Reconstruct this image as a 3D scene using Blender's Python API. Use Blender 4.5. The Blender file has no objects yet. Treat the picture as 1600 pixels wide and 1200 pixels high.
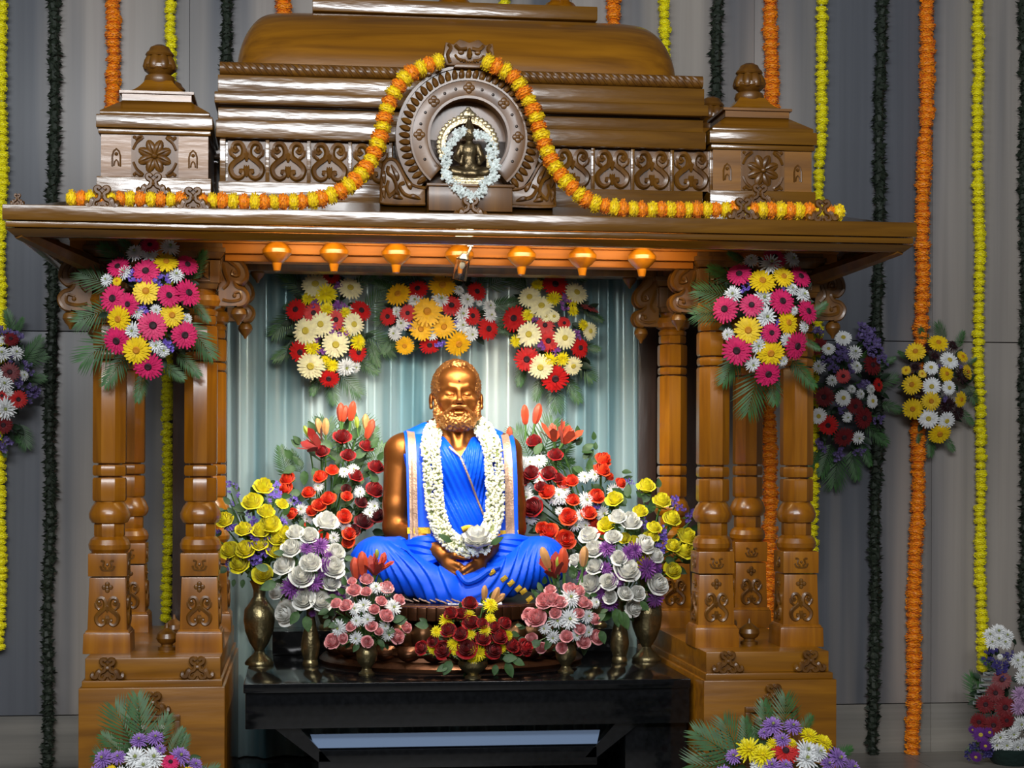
import bpy, bmesh, math, random
import numpy as np
from mathutils import Vector, Matrix, Quaternion

random.seed(7)
SC = bpy.context.scene
COL = SC.collection
PI = math.pi

# ------------------------------------------------------------------ camera
F = 2700.0                      # focal length in pixels of the 1600x1200 frame
HY = 715.0                      # horizon row
YAW = math.atan(0.12)
ROLL = 0.0035
CAM = Vector((-0.506, -5.6, 1.24))
_f = Vector((math.sin(YAW), math.cos(YAW), 0))
_r0 = Vector((math.cos(YAW), -math.sin(YAW), 0))
_u0 = Vector((0, 0, 1))
_r = _r0 * math.cos(ROLL) + _u0 * math.sin(ROLL)
_u = _u0 * math.cos(ROLL) - _r0 * math.sin(ROLL)
cam_d = bpy.data.cameras.new('camera')
cam = bpy.data.objects.new('camera', cam_d)
COL.objects.link(cam)
cam.matrix_world = Matrix(((_r.x, _u.x, -_f.x, CAM.x), (_r.y, _u.y, -_f.y, CAM.y), (_r.z, _u.z, -_f.z, CAM.z), (0, 0, 0, 1)))
cam_d.sensor_fit = 'HORIZONTAL'
cam_d.sensor_width = 36.0
cam_d.lens = F / 1600.0 * 36.0
cam_d.shift_y = (HY - 600.0) / 1600.0
cam_d.clip_start = 0.05
SC.camera = cam

# ------------------------------------------------------------------ world, lights, exposure
SC.view_settings.view_transform = 'Standard'
SC.view_settings.look = 'None'
SC.view_settings.exposure = 0.0
SC.view_settings.gamma = 1.0
SC.view_settings.use_curve_mapping = False
world = bpy.data.worlds.new('hall_air')
SC.world = world
world.use_nodes = True
world.node_tree.nodes['Background'].inputs[0].default_value = (0.86, 0.92, 1.0, 1)
world.node_tree.nodes['Background'].inputs[1].default_value = 0.05


def light(name, kind, loc, target, energy, color, size=1.0, size_y=None, **kw):
    d = bpy.data.lights.new(name, kind)
    d.energy = energy
    d.color = color
    if kind == 'AREA':
        d.shape = 'RECTANGLE'
        d.size = size
        d.size_y = size_y or size
    for k, v in kw.items():
        setattr(d, k, v)
    o = bpy.data.objects.new(name, d)
    COL.objects.link(o)
    o.location = loc
    o.rotation_euler = (Vector(target) - Vector(loc)).to_track_quat('-Z', 'Y').to_euler()
    return o


light('hall_tube_light', 'AREA', (-1.3, -3.5, 3.3), (-0.4, 1.0, 2.35), 80, (0.92, 0.97, 1.0), 4.6, 0.5)
light('hall_far_tube_light', 'AREA', (-0.7, -7.4, 3.95), (0.0, 0.0, 1.5), 290, (0.97, 0.98, 1.0), 4.8, 0.6)
light('eave_tube_light', 'AREA', (0.0, -0.25, 1.918), (0.0, 0.55, 1.35), 4.5, (1.0, 0.74, 0.40), 1.35, 0.06, spread=2.4)
light('shrine_ceiling_light', 'AREA', (0.0, 0.10, 1.90), (0.0, 0.90, 1.0), 9.5, (1.0, 0.95, 0.86), 1.3, 0.16, spread=1.75)

# ------------------------------------------------------------------ pixel helpers (photograph 1600x1200 -> world)


def ray(x, y):
    return _f + _r * ((x - 800.0) / F) + _u * ((HY - y) / F)


def at(x, y, Y):
    d = ray(x, y)
    return CAM + d * ((Y - CAM.y) / d.y)


def mpp(p):
    return (Vector(p) - CAM).dot(_f) / F


# ------------------------------------------------------------------ materials
MATS = {}


def new_mat(name):
    m = bpy.data.materials.new(name)
    m.use_nodes = True
    nt = m.node_tree
    return m, nt, nt.nodes['Principled BSDF']


def srgb(r, g, b):
    def c(v):
        v /= 255.0
        return v / 12.92 if v <= 0.04045 else ((v + 0.055) / 1.055) ** 2.4
    return (c(r), c(g), c(b), 1.0)


def plain(name, col, rough=0.5, metal=0.0, bump=None, var=None, coat=0.0, sheen=0.0, trans=0.0, spec=0.5, sss=0.0):
    """principled material; var=(scale, amount) value noise, bump=(scale, strength)"""
    if name in MATS:
        return MATS[name]
    m, nt, b = new_mat(name)
    b.inputs['Base Color'].default_value = col
    b.inputs['Roughness'].default_value = rough
    b.inputs['Metallic'].default_value = metal
    b.inputs['Coat Weight'].default_value = coat
    b.inputs['Coat Roughness'].default_value = 0.08
    b.inputs['Sheen Weight'].default_value = sheen
    b.inputs['Specular IOR Level'].default_value = spec
    b.inputs['Transmission Weight'].default_value = trans
    if sss:
        b.inputs['Subsurface Weight'].default_value = sss
        b.inputs['Subsurface Radius'].default_value = (0.01, 0.006, 0.004)
    tc = nt.nodes.new('ShaderNodeTexCoord')
    if var:
        n = nt.nodes.new('ShaderNodeTexNoise')
        n.inputs['Scale'].default_value = var[0]
        n.inputs['Detail'].default_value = 3
        nt.links.new(tc.outputs['Object'], n.inputs['Vector'])
        r = nt.nodes.new('ShaderNodeValToRGB')
        a = var[1]
        r.color_ramp.elements[0].position = 0.3
        r.color_ramp.elements[1].position = 0.7
        r.color_ramp.elements[0].color = tuple(max(0, c * (1 - a)) for c in col[:3]) + (1,)
        r.color_ramp.elements[1].color = tuple(min(1, c * (1 + a)) for c in col[:3]) + (1,)
        nt.links.new(n.outputs['Fac'], r.inputs['Fac'])
        nt.links.new(r.outputs['Color'], b.inputs['Base Color'])
    if bump:
        n2 = nt.nodes.new('ShaderNodeTexNoise')
        n2.inputs['Scale'].default_value = bump[0]
        n2.inputs['Detail'].default_value = 4
        nt.links.new(tc.outputs['Object'], n2.inputs['Vector'])
        bp = nt.nodes.new('ShaderNodeBump')
        bp.inputs['Strength'].default_value = bump[1]
        bp.inputs['Distance'].default_value = 0.01
        nt.links.new(n2.outputs['Fac'], bp.inputs['Height'])
        nt.links.new(bp.outputs['Normal'], b.inputs['Normal'])
    MATS[name] = m
    return m


def wood(name, c0, c1, c2, axis, rough=0.28, bumps=0.12, coat=0.7):
    m, nt, b = new_mat(name)
    tc = nt.nodes.new('ShaderNodeTexCoord')
    mp = nt.nodes.new('ShaderNodeMapping')
    s = {'x': (1.3, 16, 16), 'z': (16, 16, 1.3)}[axis]
    mp.inputs['Scale'].default_value = s
    oi = nt.nodes.new('ShaderNodeObjectInfo')
    ad = nt.nodes.new('ShaderNodeVectorMath')
    ad.operation = 'ADD'
    sc = nt.nodes.new('ShaderNodeVectorMath')
    sc.operation = 'SCALE'
    sc.inputs['Scale'].default_value = 1.0
    nt.links.new(oi.outputs['Random'], sc.inputs[0])
    nt.links.new(tc.outputs['Object'], ad.inputs[0])
    nt.links.new(sc.outputs[0], ad.inputs[1])
    nt.links.new(ad.outputs[0], mp.inputs['Vector'])
    n = nt.nodes.new('ShaderNodeTexNoise')
    n.inputs['Scale'].default_value = 1.6
    n.inputs['Detail'].default_value = 6
    n.inputs['Distortion'].default_value = 0.6
    nt.links.new(mp.outputs[0], n.inputs['Vector'])
    r = nt.nodes.new('ShaderNodeValToRGB')
    e = r.color_ramp.elements
    e[0].position = 0.28
    e[0].color = c0
    e[1].position = 0.72
    e[1].color = c2
    k = e.new(0.5)
    k.color = c1
    nt.links.new(n.outputs['Fac'], r.inputs['Fac'])
    nt.links.new(r.outputs['Color'], b.inputs['Base Color'])
    b.inputs['Roughness'].default_value = rough
    b.inputs['Coat Weight'].default_value = coat
    b.inputs['Coat Roughness'].default_value = 0.15
    # varnish ripple
    mp2 = nt.nodes.new('ShaderNodeMapping')
    mp2.inputs['Scale'].default_value = {'x': (5, 22, 26), 'z': (22, 22, 5)}[axis]
    nt.links.new(ad.outputs[0], mp2.inputs['Vector'])
    n2 = nt.nodes.new('ShaderNodeTexNoise')
    n2.inputs['Scale'].default_value = 1.0
    n2.inputs['Detail'].default_value = 3
    nt.links.new(mp2.outputs[0], n2.inputs['Vector'])
    bp = nt.nodes.new('ShaderNodeBump')
    bp.inputs['Strength'].default_value = bumps
    bp.inputs['Distance'].default_value = 0.02
    nt.links.new(n2.outputs['Fac'], bp.inputs['Height'])
    nt.links.new(bp.outputs['Normal'], b.inputs['Normal'])
    nt.links.new(bp.outputs['Normal'], b.inputs['Coat Normal'])
    MATS[name] = m
    return m


def marble(name, light_c, mid_c, dark_c, axis='z', rough=0.35):
    m, nt, b = new_mat(name)
    tc = nt.nodes.new('ShaderNodeTexCoord')
    mp = nt.nodes.new('ShaderNodeMapping')
    mp.inputs['Scale'].default_value = (7.0, 7.0, 0.35) if axis == 'z' else (0.5, 7.0, 9.0)
    nt.links.new(tc.outputs['Object'], mp.inputs['Vector'])
    n = nt.nodes.new('ShaderNodeTexNoise')
    n.inputs['Scale'].default_value = 0.55
    n.inputs['Detail'].default_value = 2.5
    n.inputs['Roughness'].default_value = 0.5
    nt.links.new(mp.outputs[0], n.inputs['Vector'])
    r = nt.nodes.new('ShaderNodeValToRGB')
    e = r.color_ramp.elements
    e[0].position = 0.36
    e[0].color = dark_c
    e[1].position = 0.66
    e[1].color = light_c
    k = e.new(0.5)
    k.color = mid_c
    nt.links.new(n.outputs['Fac'], r.inputs['Fac'])
    # fine streaks
    mp2 = nt.nodes.new('ShaderNodeMapping')
    mp2.inputs['Scale'].default_value = (34.0, 34.0, 0.7) if axis == 'z' else (1.5, 60, 60)
    nt.links.new(tc.outputs['Object'], mp2.inputs['Vector'])
    n2 = nt.nodes.new('ShaderNodeTexNoise')
    n2.inputs['Scale'].default_value = 1.0
    n2.inputs['Detail'].default_value = 5
    nt.links.new(mp2.outputs[0], n2.inputs['Vector'])
    mx = nt.nodes.new('ShaderNodeMix')
    mx.data_type = 'RGBA'
    mx.blend_type = 'MULTIPLY'
    mx.inputs['Factor'].default_value = 0.30
    r2 = nt.nodes.new('ShaderNodeValToRGB')
    r2.color_ramp.elements[0].position = 0.35
    r2.color_ramp.elements[0].color = (0.6, 0.6, 0.6, 1)
    r2.color_ramp.elements[1].position = 0.6
    r2.color_ramp.elements[1].color = (1, 1, 1, 1)
    nt.links.new(n2.outputs['Fac'], r2.inputs['Fac'])
    nt.links.new(r.outputs['Color'], mx.inputs['A'])
    nt.links.new(r2.outputs['Color'], mx.inputs['B'])
    nt.links.new(mx.outputs['Result'], b.inputs['Base Color'])
    b.inputs['Roughness'].default_value = rough
    b.inputs['Specular IOR Level'].default_value = 0.3
    MATS[name] = m
    return m


WOODH = wood('varnished_teak_horizontal', srgb(86, 54, 8), srgb(108, 70, 10), srgb(126, 84, 14), 'x', 0.24, 0.13, 1.0)
WOODL = wood('golden_teak_vault', srgb(108, 66, 6), srgb(134, 85, 8), srgb(152, 99, 12), 'x', 0.34, 0.05, 0.4)
WOODV = wood('varnished_teak_vertical', srgb(118, 68, 4), srgb(148, 90, 6), srgb(168, 107, 11), 'z', 0.32, 0.06, 0.5)
WOODB = wood('satin_teak_beam', srgb(150, 84, 4), srgb(176, 102, 6), srgb(192, 116, 10), 'x', 0.55, 0.02, 0.0)
WOODC = wood('varnished_teak_carved', srgb(80, 48, 9), srgb(104, 65, 12), srgb(122, 80, 18), 'z', 0.40, 0.03, 0.25)
WOODD = wood('dark_wood', srgb(30, 17, 12), srgb(42, 25, 17), srgb(54, 32, 20), 'z', 0.45)  # dark wood; the back panel's unlit tone is put into its colour
MARBLE = marble('grey_marble', srgb(166, 158, 150), srgb(150, 144, 139), srgb(98, 101, 108))
MARBLE_S = marble('grey_skirting_marble', srgb(160, 154, 144), srgb(138, 134, 127), srgb(104, 102, 98), 'x')
GROUT = plain('joint_filler', srgb(96, 93, 90), 0.8)
GRANITE = plain('black_granite', srgb(15, 16, 18), 0.10, 0, None, (60, 0.4), spec=0.5)
BRONZE = plain('polished_bronze', srgb(150, 90, 40), 0.42, 0.85, (55, 0.05), (9, 0.12))
BRONZE_H = plain('cast_bronze_hair', srgb(168, 112, 60), 0.42, 0.8, (120, 0.25), (20, 0.15))
BRONZE_D = plain('dark_bronze', srgb(84, 52, 32), 0.32, 0.8, (40, 0.1), (12, 0.25))
BRASS = plain('aged_brass', srgb(134, 122, 88), 0.28, 0.9, (90, 0.22), (30, 0.3))
IDOLM = plain('antique_idol_bronze', srgb(120, 104, 76), 0.35, 0.85, (150, 0.2), (40, 0.3))
HALO = plain('pale_brass', srgb(205, 188, 150), 0.3, 0.8, (120, 0.3), (40, 0.2))
BLUE = plain('blue_silk', srgb(0, 80, 232), 0.45, 0, (300, 0.04), None, spec=0.3)
GOLDT = plain('gold_zari', srgb(196, 158, 40), 0.32, 0.6, (250, 0.3), (60, 0.2))
ZARI = plain('copper_zari_stripe', srgb(178, 148, 128), 0.35, 0.45, (160, 0.35), (35, 0.2))
WHITE = plain('white_cotton', srgb(232, 232, 228), 0.8)
JASM = plain('jasmine_bud', srgb(232, 232, 205), 0.55, 0, None, (70, 0.10))
TUBER = plain('tuberose_floret', srgb(236, 244, 240), 0.55, 0, None, (60, 0.12))
GLASS = plain('clear_glass', (1, 1, 1, 1), 0.03, trans=1.0)
STEEL = plain('brushed_steel', srgb(170, 170, 170), 0.3, 0.9)

# curtain satin
CURT, _nt, _b = new_mat('teal_satin')
_b.inputs['Roughness'].default_value = 0.30
_b.inputs['Sheen Weight'].default_value = 0.3
_b.inputs['Metallic'].default_value = 0.3
_b.inputs['Specular IOR Level'].default_value = 0.6
_tc = _nt.nodes.new('ShaderNodeTexCoord')
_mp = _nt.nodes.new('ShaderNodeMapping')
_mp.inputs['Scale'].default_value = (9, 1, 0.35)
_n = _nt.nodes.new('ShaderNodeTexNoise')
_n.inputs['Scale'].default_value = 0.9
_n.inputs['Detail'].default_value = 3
_rp = _nt.nodes.new('ShaderNodeValToRGB')  # pale streaks painted into the colour stand in for highlights on the folds
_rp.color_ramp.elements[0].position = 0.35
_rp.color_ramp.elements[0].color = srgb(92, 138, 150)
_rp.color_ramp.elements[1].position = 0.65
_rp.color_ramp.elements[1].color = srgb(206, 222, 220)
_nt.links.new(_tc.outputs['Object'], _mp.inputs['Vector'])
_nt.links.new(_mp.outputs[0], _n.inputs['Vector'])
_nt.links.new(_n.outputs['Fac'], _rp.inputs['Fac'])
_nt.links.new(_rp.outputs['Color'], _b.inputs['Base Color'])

PETAL = {}


def petal_mat(key, rgb, var=0.15, rough=0.55):
    PETAL[key] = plain('petal_' + key, srgb(*rgb), rough, 0, None, (3.0, var), sheen=0.1)


for k, c in dict(pink=(214, 28, 98), yellow=(244, 204, 4), white=(238, 240, 240), red=(196, 10, 12), cream=(244, 234, 186),
                 gold=(244, 182, 6), violet=(112, 84, 190), purple=(128, 66, 150), darkred=(112, 8, 18), maroon=(44, 8, 16),
                 orange=(240, 74, 20), rosewhite=(246, 246, 236), roseyellow=(255, 236, 40), rosepink=(248, 172, 174),
                 rosered=(160, 6, 14), lilac=(160, 120, 200), chryyellow=(246, 226, 6), lily=(196, 70, 36), lilyred=(150, 28, 22),
                 lilypale=(206, 150, 90), lemon=(252, 236, 0), marigold=(255, 150, 0), marigoldyellow=(255, 216, 0), blueviolet=(50, 40, 110), mauve=(196, 160, 200),
                 iris=(96, 36, 130), dull=(92, 76, 132)).items():
    petal_mat(k, c)
EYE = {'dark': plain('flower_eye_dark', srgb(46, 10, 22), 0.7), 'yellow': plain('flower_eye_yellow', srgb(196, 176, 60), 0.7),
       'gold': plain('flower_eye_gold', srgb(200, 130, 10), 0.7), 'green': plain('flower_eye_green', srgb(150, 160, 80), 0.7)}
LEAF = plain('rose_leaf', srgb(52, 84, 40), 0.55, 0, None, (4, 0.35))
LEAFD = plain('dark_leaf', srgb(30, 54, 32), 0.55, 0, None, (4, 0.35))
PALM = plain('palm_leaf', srgb(50, 90, 42), 0.5, 0, None, (5, 0.3))
GARL = plain('garland_leaf', srgb(34, 44, 32), 0.6, 0, None, (20, 0.4))
STEM = plain('green_stem', srgb(84, 124, 60), 0.5)
BUDG = plain('green_bud', srgb(150, 170, 60), 0.5)

# ------------------------------------------------------------------ mesh helpers


class MB:
    def __init__(self):
        self.v = []
        self.f = []

    def add(self, V, Fc):
        o = len(self.v)
        self.v.extend([tuple(p) for p in V])
        self.f.extend([tuple(i + o for i in q) for q in Fc])
        return self

    def box(self, x0, x1, y0, y1, z0, z1):
        V = [(x0, y0, z0), (x1, y0, z0), (x1, y1, z0), (x0, y1, z0), (x0, y0, z1), (x1, y0, z1), (x1, y1, z1), (x0, y1, z1)]
        return self.add(V, [(0, 3, 2, 1), (4, 5, 6, 7), (0, 1, 5, 4), (1, 2, 6, 5), (2, 3, 7, 6), (3, 0, 4, 7)])

    def frust(self, a, b):
        """a,b = (x0,x1,y0,y1,z) bottom and top rectangles"""
        V = []
        for (x0, x1, y0, y1, z) in (a, b):
            V += [(x0, y0, z), (x1, y0, z), (x1, y1, z), (x0, y1, z)]
        return self.add(V, [(0, 3, 2, 1), (4, 5, 6, 7), (0, 1, 5, 4), (1, 2, 6, 5), (2, 3, 7, 6), (3, 0, 4, 7)])

    def lathe(self, prof, n=24, c=(0, 0, 0), a0=0.0, sx=1.0, sy=1.0, rib=None):
        V = []
        for (r, z) in prof:
            for i in range(n):
                a = a0 + 2 * PI * i / n
                q = r * (1 + (rib[1] * abs(math.sin(rib[0] * a / 2)) if rib else 0))
                V.append((c[0] + q * math.cos(a) * sx, c[1] + q * math.sin(a) * sy, c[2] + z))
        Fc = []
        m = len(prof)
        for j in range(m - 1):
            for i in range(n):
                k = (i + 1) % n
                Fc.append((j * n + i, j * n + k, (j + 1) * n + k, (j + 1) * n + i))
        Fc.append(tuple(range(n - 1, -1, -1)))
        Fc.append(tuple((m - 1) * n + i for i in range(n)))
        return self.add(V, Fc)

    def tube(self, path, rad, n=6, flat=None):
        P = [Vector(p) for p in path]
        m = len(P)
        R = rad if isinstance(rad, (list, tuple)) else [rad] * m
        V = []
        up = Vector((0, 1, 0))
        for i in range(m):
            t = (P[min(i + 1, m - 1)] - P[max(i - 1, 0)])
            if t.length < 1e-9:
                t = Vector((0, 0, 1))
            t.normalize()
            ref = up if abs(t.dot(up)) < 0.95 else Vector((1, 0, 0))
            s = t.cross(ref).normalized()
            w = s.cross(t).normalized()
            for k in range(n):
                a = 2 * PI * k / n
                V.append(P[i] + s * (R[i] * math.cos(a)) + w * (R[i] * math.sin(a) * (flat or 1.0)))
        Fc = []
        for i in range(m - 1):
            for k in range(n):
                l = (k + 1) % n
                Fc.append((i * n + k, i * n + l, (i + 1) * n + l, (i + 1) * n + k))
        Fc.append(tuple(range(n - 1, -1, -1)))
        Fc.append(tuple((m - 1) * n + k for k in range(n)))
        return self.add(V, Fc)

    def extr(self, out, y0, y1):
        """outline of (x,z), extruded along y"""
        n = len(out)
        V = [(x, y0, z) for x, z in out] + [(x, y1, z) for x, z in out]
        Fc = [tuple(range(n)), tuple(range(2 * n - 1, n - 1, -1))]
        for i in range(n):
            k = (i + 1) % n
            Fc.append((i, n + i, n + k, k))
        return self.add(V, Fc)

    def ring(self, c, r0, r1, y0, y1, a0=0.0, a1=2 * PI, n=48):
        """flat ring in the xz plane, angles from +x towards +z"""
        full = abs(a1 - a0 - 2 * PI) < 1e-6
        m = n if full else n + 1
        V = []
        for i in range(m):
            a = a0 + (a1 - a0) * i / n
            for (r, y) in ((r0, y0), (r1, y0), (r1, y1), (r0, y1)):
                V.append((c[0] + r * math.cos(a), y, c[1] + r * math.sin(a)))
        Fc = []
        for i in range(n):
            k = (i + 1) % m
            for j in range(4):
                l = (j + 1) % 4
                Fc.append((i * 4 + j, k * 4 + j, k * 4 + l, i * 4 + l))
        if not full:
            Fc.append((0, 1, 2, 3))
            Fc.append(tuple(n * 4 + j for j in (3, 2, 1, 0)))
        return self.add(V, Fc)

    def ball(self, c, r, n=10, m=6):
        if not isinstance(r, (tuple, list)):
            r = (r, r, r)
        V = [(c[0], c[1], c[2] - r[2])]
        for j in range(1, m):
            b = -PI / 2 + PI * j / m
            for i in range(n):
                a = 2 * PI * i / n
                V.append((c[0] + r[0] * math.cos(b) * math.cos(a), c[1] + r[1] * math.cos(b) * math.sin(a), c[2] + r[2] * math.sin(b)))
        V.append((c[0], c[1], c[2] + r[2]))
        Fc = []
        for i in range(n):
            Fc.append((0, 1 + (i + 1) % n, 1 + i))
        for j in range(m - 2):
            for i in range(n):
                k = (i + 1) % n
                Fc.append((1 + j * n + i, 1 + j * n + k, 1 + (j + 1) * n + k, 1 + (j + 1) * n + i))
        t = len(V) - 1
        for i in range(n):
            Fc.append((t, 1 + (m - 2) * n + i, 1 + (m - 2) * n + (i + 1) % n))
        return self.add(V, Fc)

    def xf(self, M):
        self.v = [tuple(M @ Vector(p)) for p in self.v]
        return self

    def mirror(self):
        o = len(self.v)
        V = [(-x, y, z) for x, y, z in self.v]
        Fc = [tuple(reversed(q)) for q in self.f]
        return self.add(V, Fc)

    def mesh(self, name, mat, bevel=0.0, smooth=True, sharp=35):
        me = bpy.data.meshes.new(name)
        me.from_pydata(self.v, [], self.f)
        bm = bmesh.new()
        bm.from_mesh(me)
        bmesh.ops.recalc_face_normals(bm, faces=bm.faces)
        if bevel:
            es = [e for e in bm.edges if len(e.link_faces) == 2 and e.calc_face_angle(0) > 0.5]
            bmesh.ops.bevel(bm, geom=es, offset=bevel, offset_type='OFFSET', segments=2, profile=0.6, affect='EDGES', clamp_overlap=True)
        bm.to_mesh(me)
        bm.free()
        if mat:
            me.materials.append(mat)
        if smooth:
            me.polygons.foreach_set('use_smooth', [True] * len(me.polygons))
            me.set_sharp_from_angle(angle=math.radians(sharp))
        return me


def obj(name, me, parent=None, loc=(0, 0, 0)):
    """loc is a world position; parents here are never rotated or scaled unless noted"""
    o = bpy.data.objects.new(name, me)
    COL.objects.link(o)
    o.location = Vector(loc)
    if parent is not None:
        o.parent = parent
        o.location = Vector(loc) - wloc(parent)
    return o


def wloc(o):
    v = Vector(o.location)
    while o.parent is not None:
        o = o.parent
        v = v + Vector(o.location)
    return v


def part(name, mb, mat, parent, loc=None, bevel=0.0, smooth=True, sharp=35):
    """mesh built in world coordinates, hung under parent (origin = parent's origin unless loc given)"""
    base = Vector(loc) if loc is not None else (wloc(parent) if parent is not None else Vector((0, 0, 0)))
    mb.v = [(x - base.x, y - base.y, z - base.z) for x, y, z in mb.v]
    return obj(name, mb.mesh(name, mat, bevel, smooth, sharp), parent, base)


def tag(o, label=None, cat=None, group=None, kind=None):
    if label:
        o['label'] = label
    if cat:
        o['category'] = cat
    if group:
        o['group'] = group
    if kind:
        o['kind'] = kind
    return o


def thing(name, loc, label, cat, group=None):
    o = bpy.data.objects.new(name, None)
    o.empty_display_size = 0.05
    COL.objects.link(o)
    o.location = loc
    return tag(o, label, cat, group)


def catmull(P, n=6):
    P = [Vector(p) for p in P]
    out = []
    for i in range(len(P) - 1):
        a, b, c, d = P[max(i - 1, 0)], P[i], P[i + 1], P[min(i + 2, len(P) - 1)]
        for k in range(n):
            t = k / n
            out.append(0.5 * ((2 * b) + (c - a) * t + (2 * a - 5 * b + 4 * c - d) * t * t + (3 * b - a - 3 * c + d) * t ** 3))
    out.append(P[-1])
    return out


# ------------------------------------------------------------------ implicit surfaces (statue, cloth)


class Field:
    def __init__(self, lo, hi, h):
        self.lo = np.array(lo, float)
        self.h = h
        self.n = [int(math.ceil((hi[i] - lo[i]) / h)) + 1 for i in range(3)]
        self.F = np.full(self.n, 60.0, np.float32)
        self.ax = [(lo[i] + h * np.arange(self.n[i])).astype(np.float32) for i in range(3)]

    def sl(self, lo, hi):
        s = []
        for i in range(3):
            a = max(0, int(math.floor((lo[i] - self.lo[i]) / self.h)))
            b = min(self.n[i], int(math.ceil((hi[i] - self.lo[i]) / self.h)) + 1)
            s.append(slice(a, max(a, b)))
        return tuple(s)

    def xyz(self, s):
        return self.ax[0][s[0]][:, None, None], self.ax[1][s[1]][None, :, None], self.ax[2][s[2]][None, None, :]

    def comb(self, s, d, k, op):
        A = self.F[s]
        if op == 's':
            B = -d
            h = np.maximum(k - np.abs(A - B), 0) / k
            self.F[s] = np.maximum(A, B) + h * h * k * 0.25
        else:
            h = np.maximum(k - np.abs(A - d), 0) / k
            self.F[s] = np.minimum(A, d) - h * h * k * 0.25

    def ell(self, c, r, k=4.0, op='u'):
        m = k + 8
        s = self.sl([c[i] - r[i] - m for i in range(3)], [c[i] + r[i] + m for i in range(3)])
        X, Y, Z = self.xyz(s)
        X, Y, Z = X - c[0], Y - c[1], Z - c[2]
        k0 = np.sqrt((X / r[0]) ** 2 + (Y / r[1]) ** 2 + (Z / r[2]) ** 2)
        k1 = np.sqrt((X / r[0] ** 2) ** 2 + (Y / r[1] ** 2) ** 2 + (Z / r[2] ** 2) ** 2) + 1e-6
        self.comb(s, k0 * (k0 - 1.0) / k1, k, op)
        return self

    def cone(self, a, b, ra, rb, k=4.0, op='u', fy=1.0):
        m = k + 8 + max(ra, rb)
        s = self.sl([min(a[i], b[i]) - m for i in range(3)], [max(a[i], b[i]) + m for i in range(3)])
        X, Y, Z = self.xyz(s)
        ab = np.array(b, float) - np.array(a, float)
        L = max(1e-6, float(ab @ ab))
        t = ((X - a[0]) * ab[0] + (Y - a[1]) * ab[1] + (Z - a[2]) * ab[2]) / L
        t = np.clip(t, 0, 1)
        d = np.sqrt((X - a[0] - t * ab[0]) ** 2 + ((Y - a[1] - t * ab[1]) / fy) ** 2 + (Z - a[2] - t * ab[2]) ** 2) - (ra + (rb - ra) * t)
        self.comb(s, d, k, op)
        return self

    def nets(self):
        Fd = self.F
        nx, ny, nz = Fd.shape
        ins = Fd < 0
        cor = [(i, j, k) for i in (0, 1) for j in (0, 1) for k in (0, 1)]
        sub = lambda A, c: A[c[0]:nx - 1 + c[0], c[1]:ny - 1 + c[1], c[2]:nz - 1 + c[2]]
        cnt = np.zeros((nx - 1, ny - 1, nz - 1), np.int8)
        for c in cor:
            cnt += sub(ins, c)
        act = (cnt > 0) & (cnt < 8)
        I = np.argwhere(act)
        idx = np.full(act.shape, -1, np.int64)
        idx[act] = np.arange(len(I))
        acc = np.zeros((len(I), 3))
        num = np.zeros(len(I))
        for a in cor:
            for ax in range(3):
                if a[ax]:
                    continue
                b = list(a)
                b[ax] = 1
                va = Fd[I[:, 0] + a[0], I[:, 1] + a[1], I[:, 2] + a[2]]
                vb = Fd[I[:, 0] + b[0], I[:, 1] + b[1], I[:, 2] + b[2]]
                m = (va < 0) != (vb < 0)
                t = np.where(m, va / np.where(m, va - vb, 1), 0)
                p = np.tile(np.array(a, float), (len(I), 1))
                p[:, ax] += t
                acc[m] += p[m]
                num[m] += 1
        V = (I + acc / num[:, None]) * self.h + self.lo
        Q = []
        for ax in range(3):
            o = [1, 2] if ax == 0 else ([2, 0] if ax == 1 else [0, 1])
            A = [slice(None)] * 3
            B = [slice(None)] * 3
            A[ax] = slice(0, -1)
            B[ax] = slice(1, None)
            sa, sb = ins[tuple(A)], ins[tuple(B)]
            E = np.argwhere(sa != sb)
            ok = np.ones(len(E), bool)
            for d in o:
                ok &= (E[:, d] >= 1) & (E[:, d] <= Fd.shape[d] - 2)
            E = E[ok]
            flip = sa[E[:, 0], E[:, 1], E[:, 2]]

            def cell(du, dv):
                C = E.copy()
                C[:, o[0]] -= du
                C[:, o[1]] -= dv
                return idx[C[:, 0], C[:, 1], C[:, 2]]
            q = np.stack([cell(1, 1), cell(0, 1), cell(0, 0), cell(1, 0)], 1)
            q[~flip] = q[~flip][:, ::-1]
            Q.append(q)
        return V, np.concatenate(Q)


def relax(V, Q, it=1, lam=0.5):
    n = len(V)
    e = np.concatenate([Q[:, [0, 1]], Q[:, [1, 2]], Q[:, [2, 3]], Q[:, [3, 0]]])
    for _ in range(it):
        S = np.zeros_like(V)
        c = np.bincount(e[:, 0], minlength=n) + np.bincount(e[:, 1], minlength=n)
        for d in range(3):
            S[:, d] = np.bincount(e[:, 0], V[e[:, 1], d], n) + np.bincount(e[:, 1], V[e[:, 0], d], n)
        V = V + lam * (S / np.maximum(c, 1)[:, None] - V)
    return V


def quad_mesh(name, V, Q, mat):
    me = bpy.data.meshes.new(name)
    me.vertices.add(len(V))
    me.vertices.foreach_set('co', np.asarray(V, np.float32).ravel())
    me.loops.add(Q.size)
    me.loops.foreach_set('vertex_index', Q.astype(np.int32).ravel())
    me.polygons.add(len(Q))
    me.polygons.foreach_set('loop_start', np.arange(0, Q.size, 4, dtype=np.int32))
    me.update(calc_edges=True)
    me.polygons.foreach_set('use_smooth', [True] * len(Q))
    me.materials.append(mat)
    me.validate()
    return me

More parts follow.
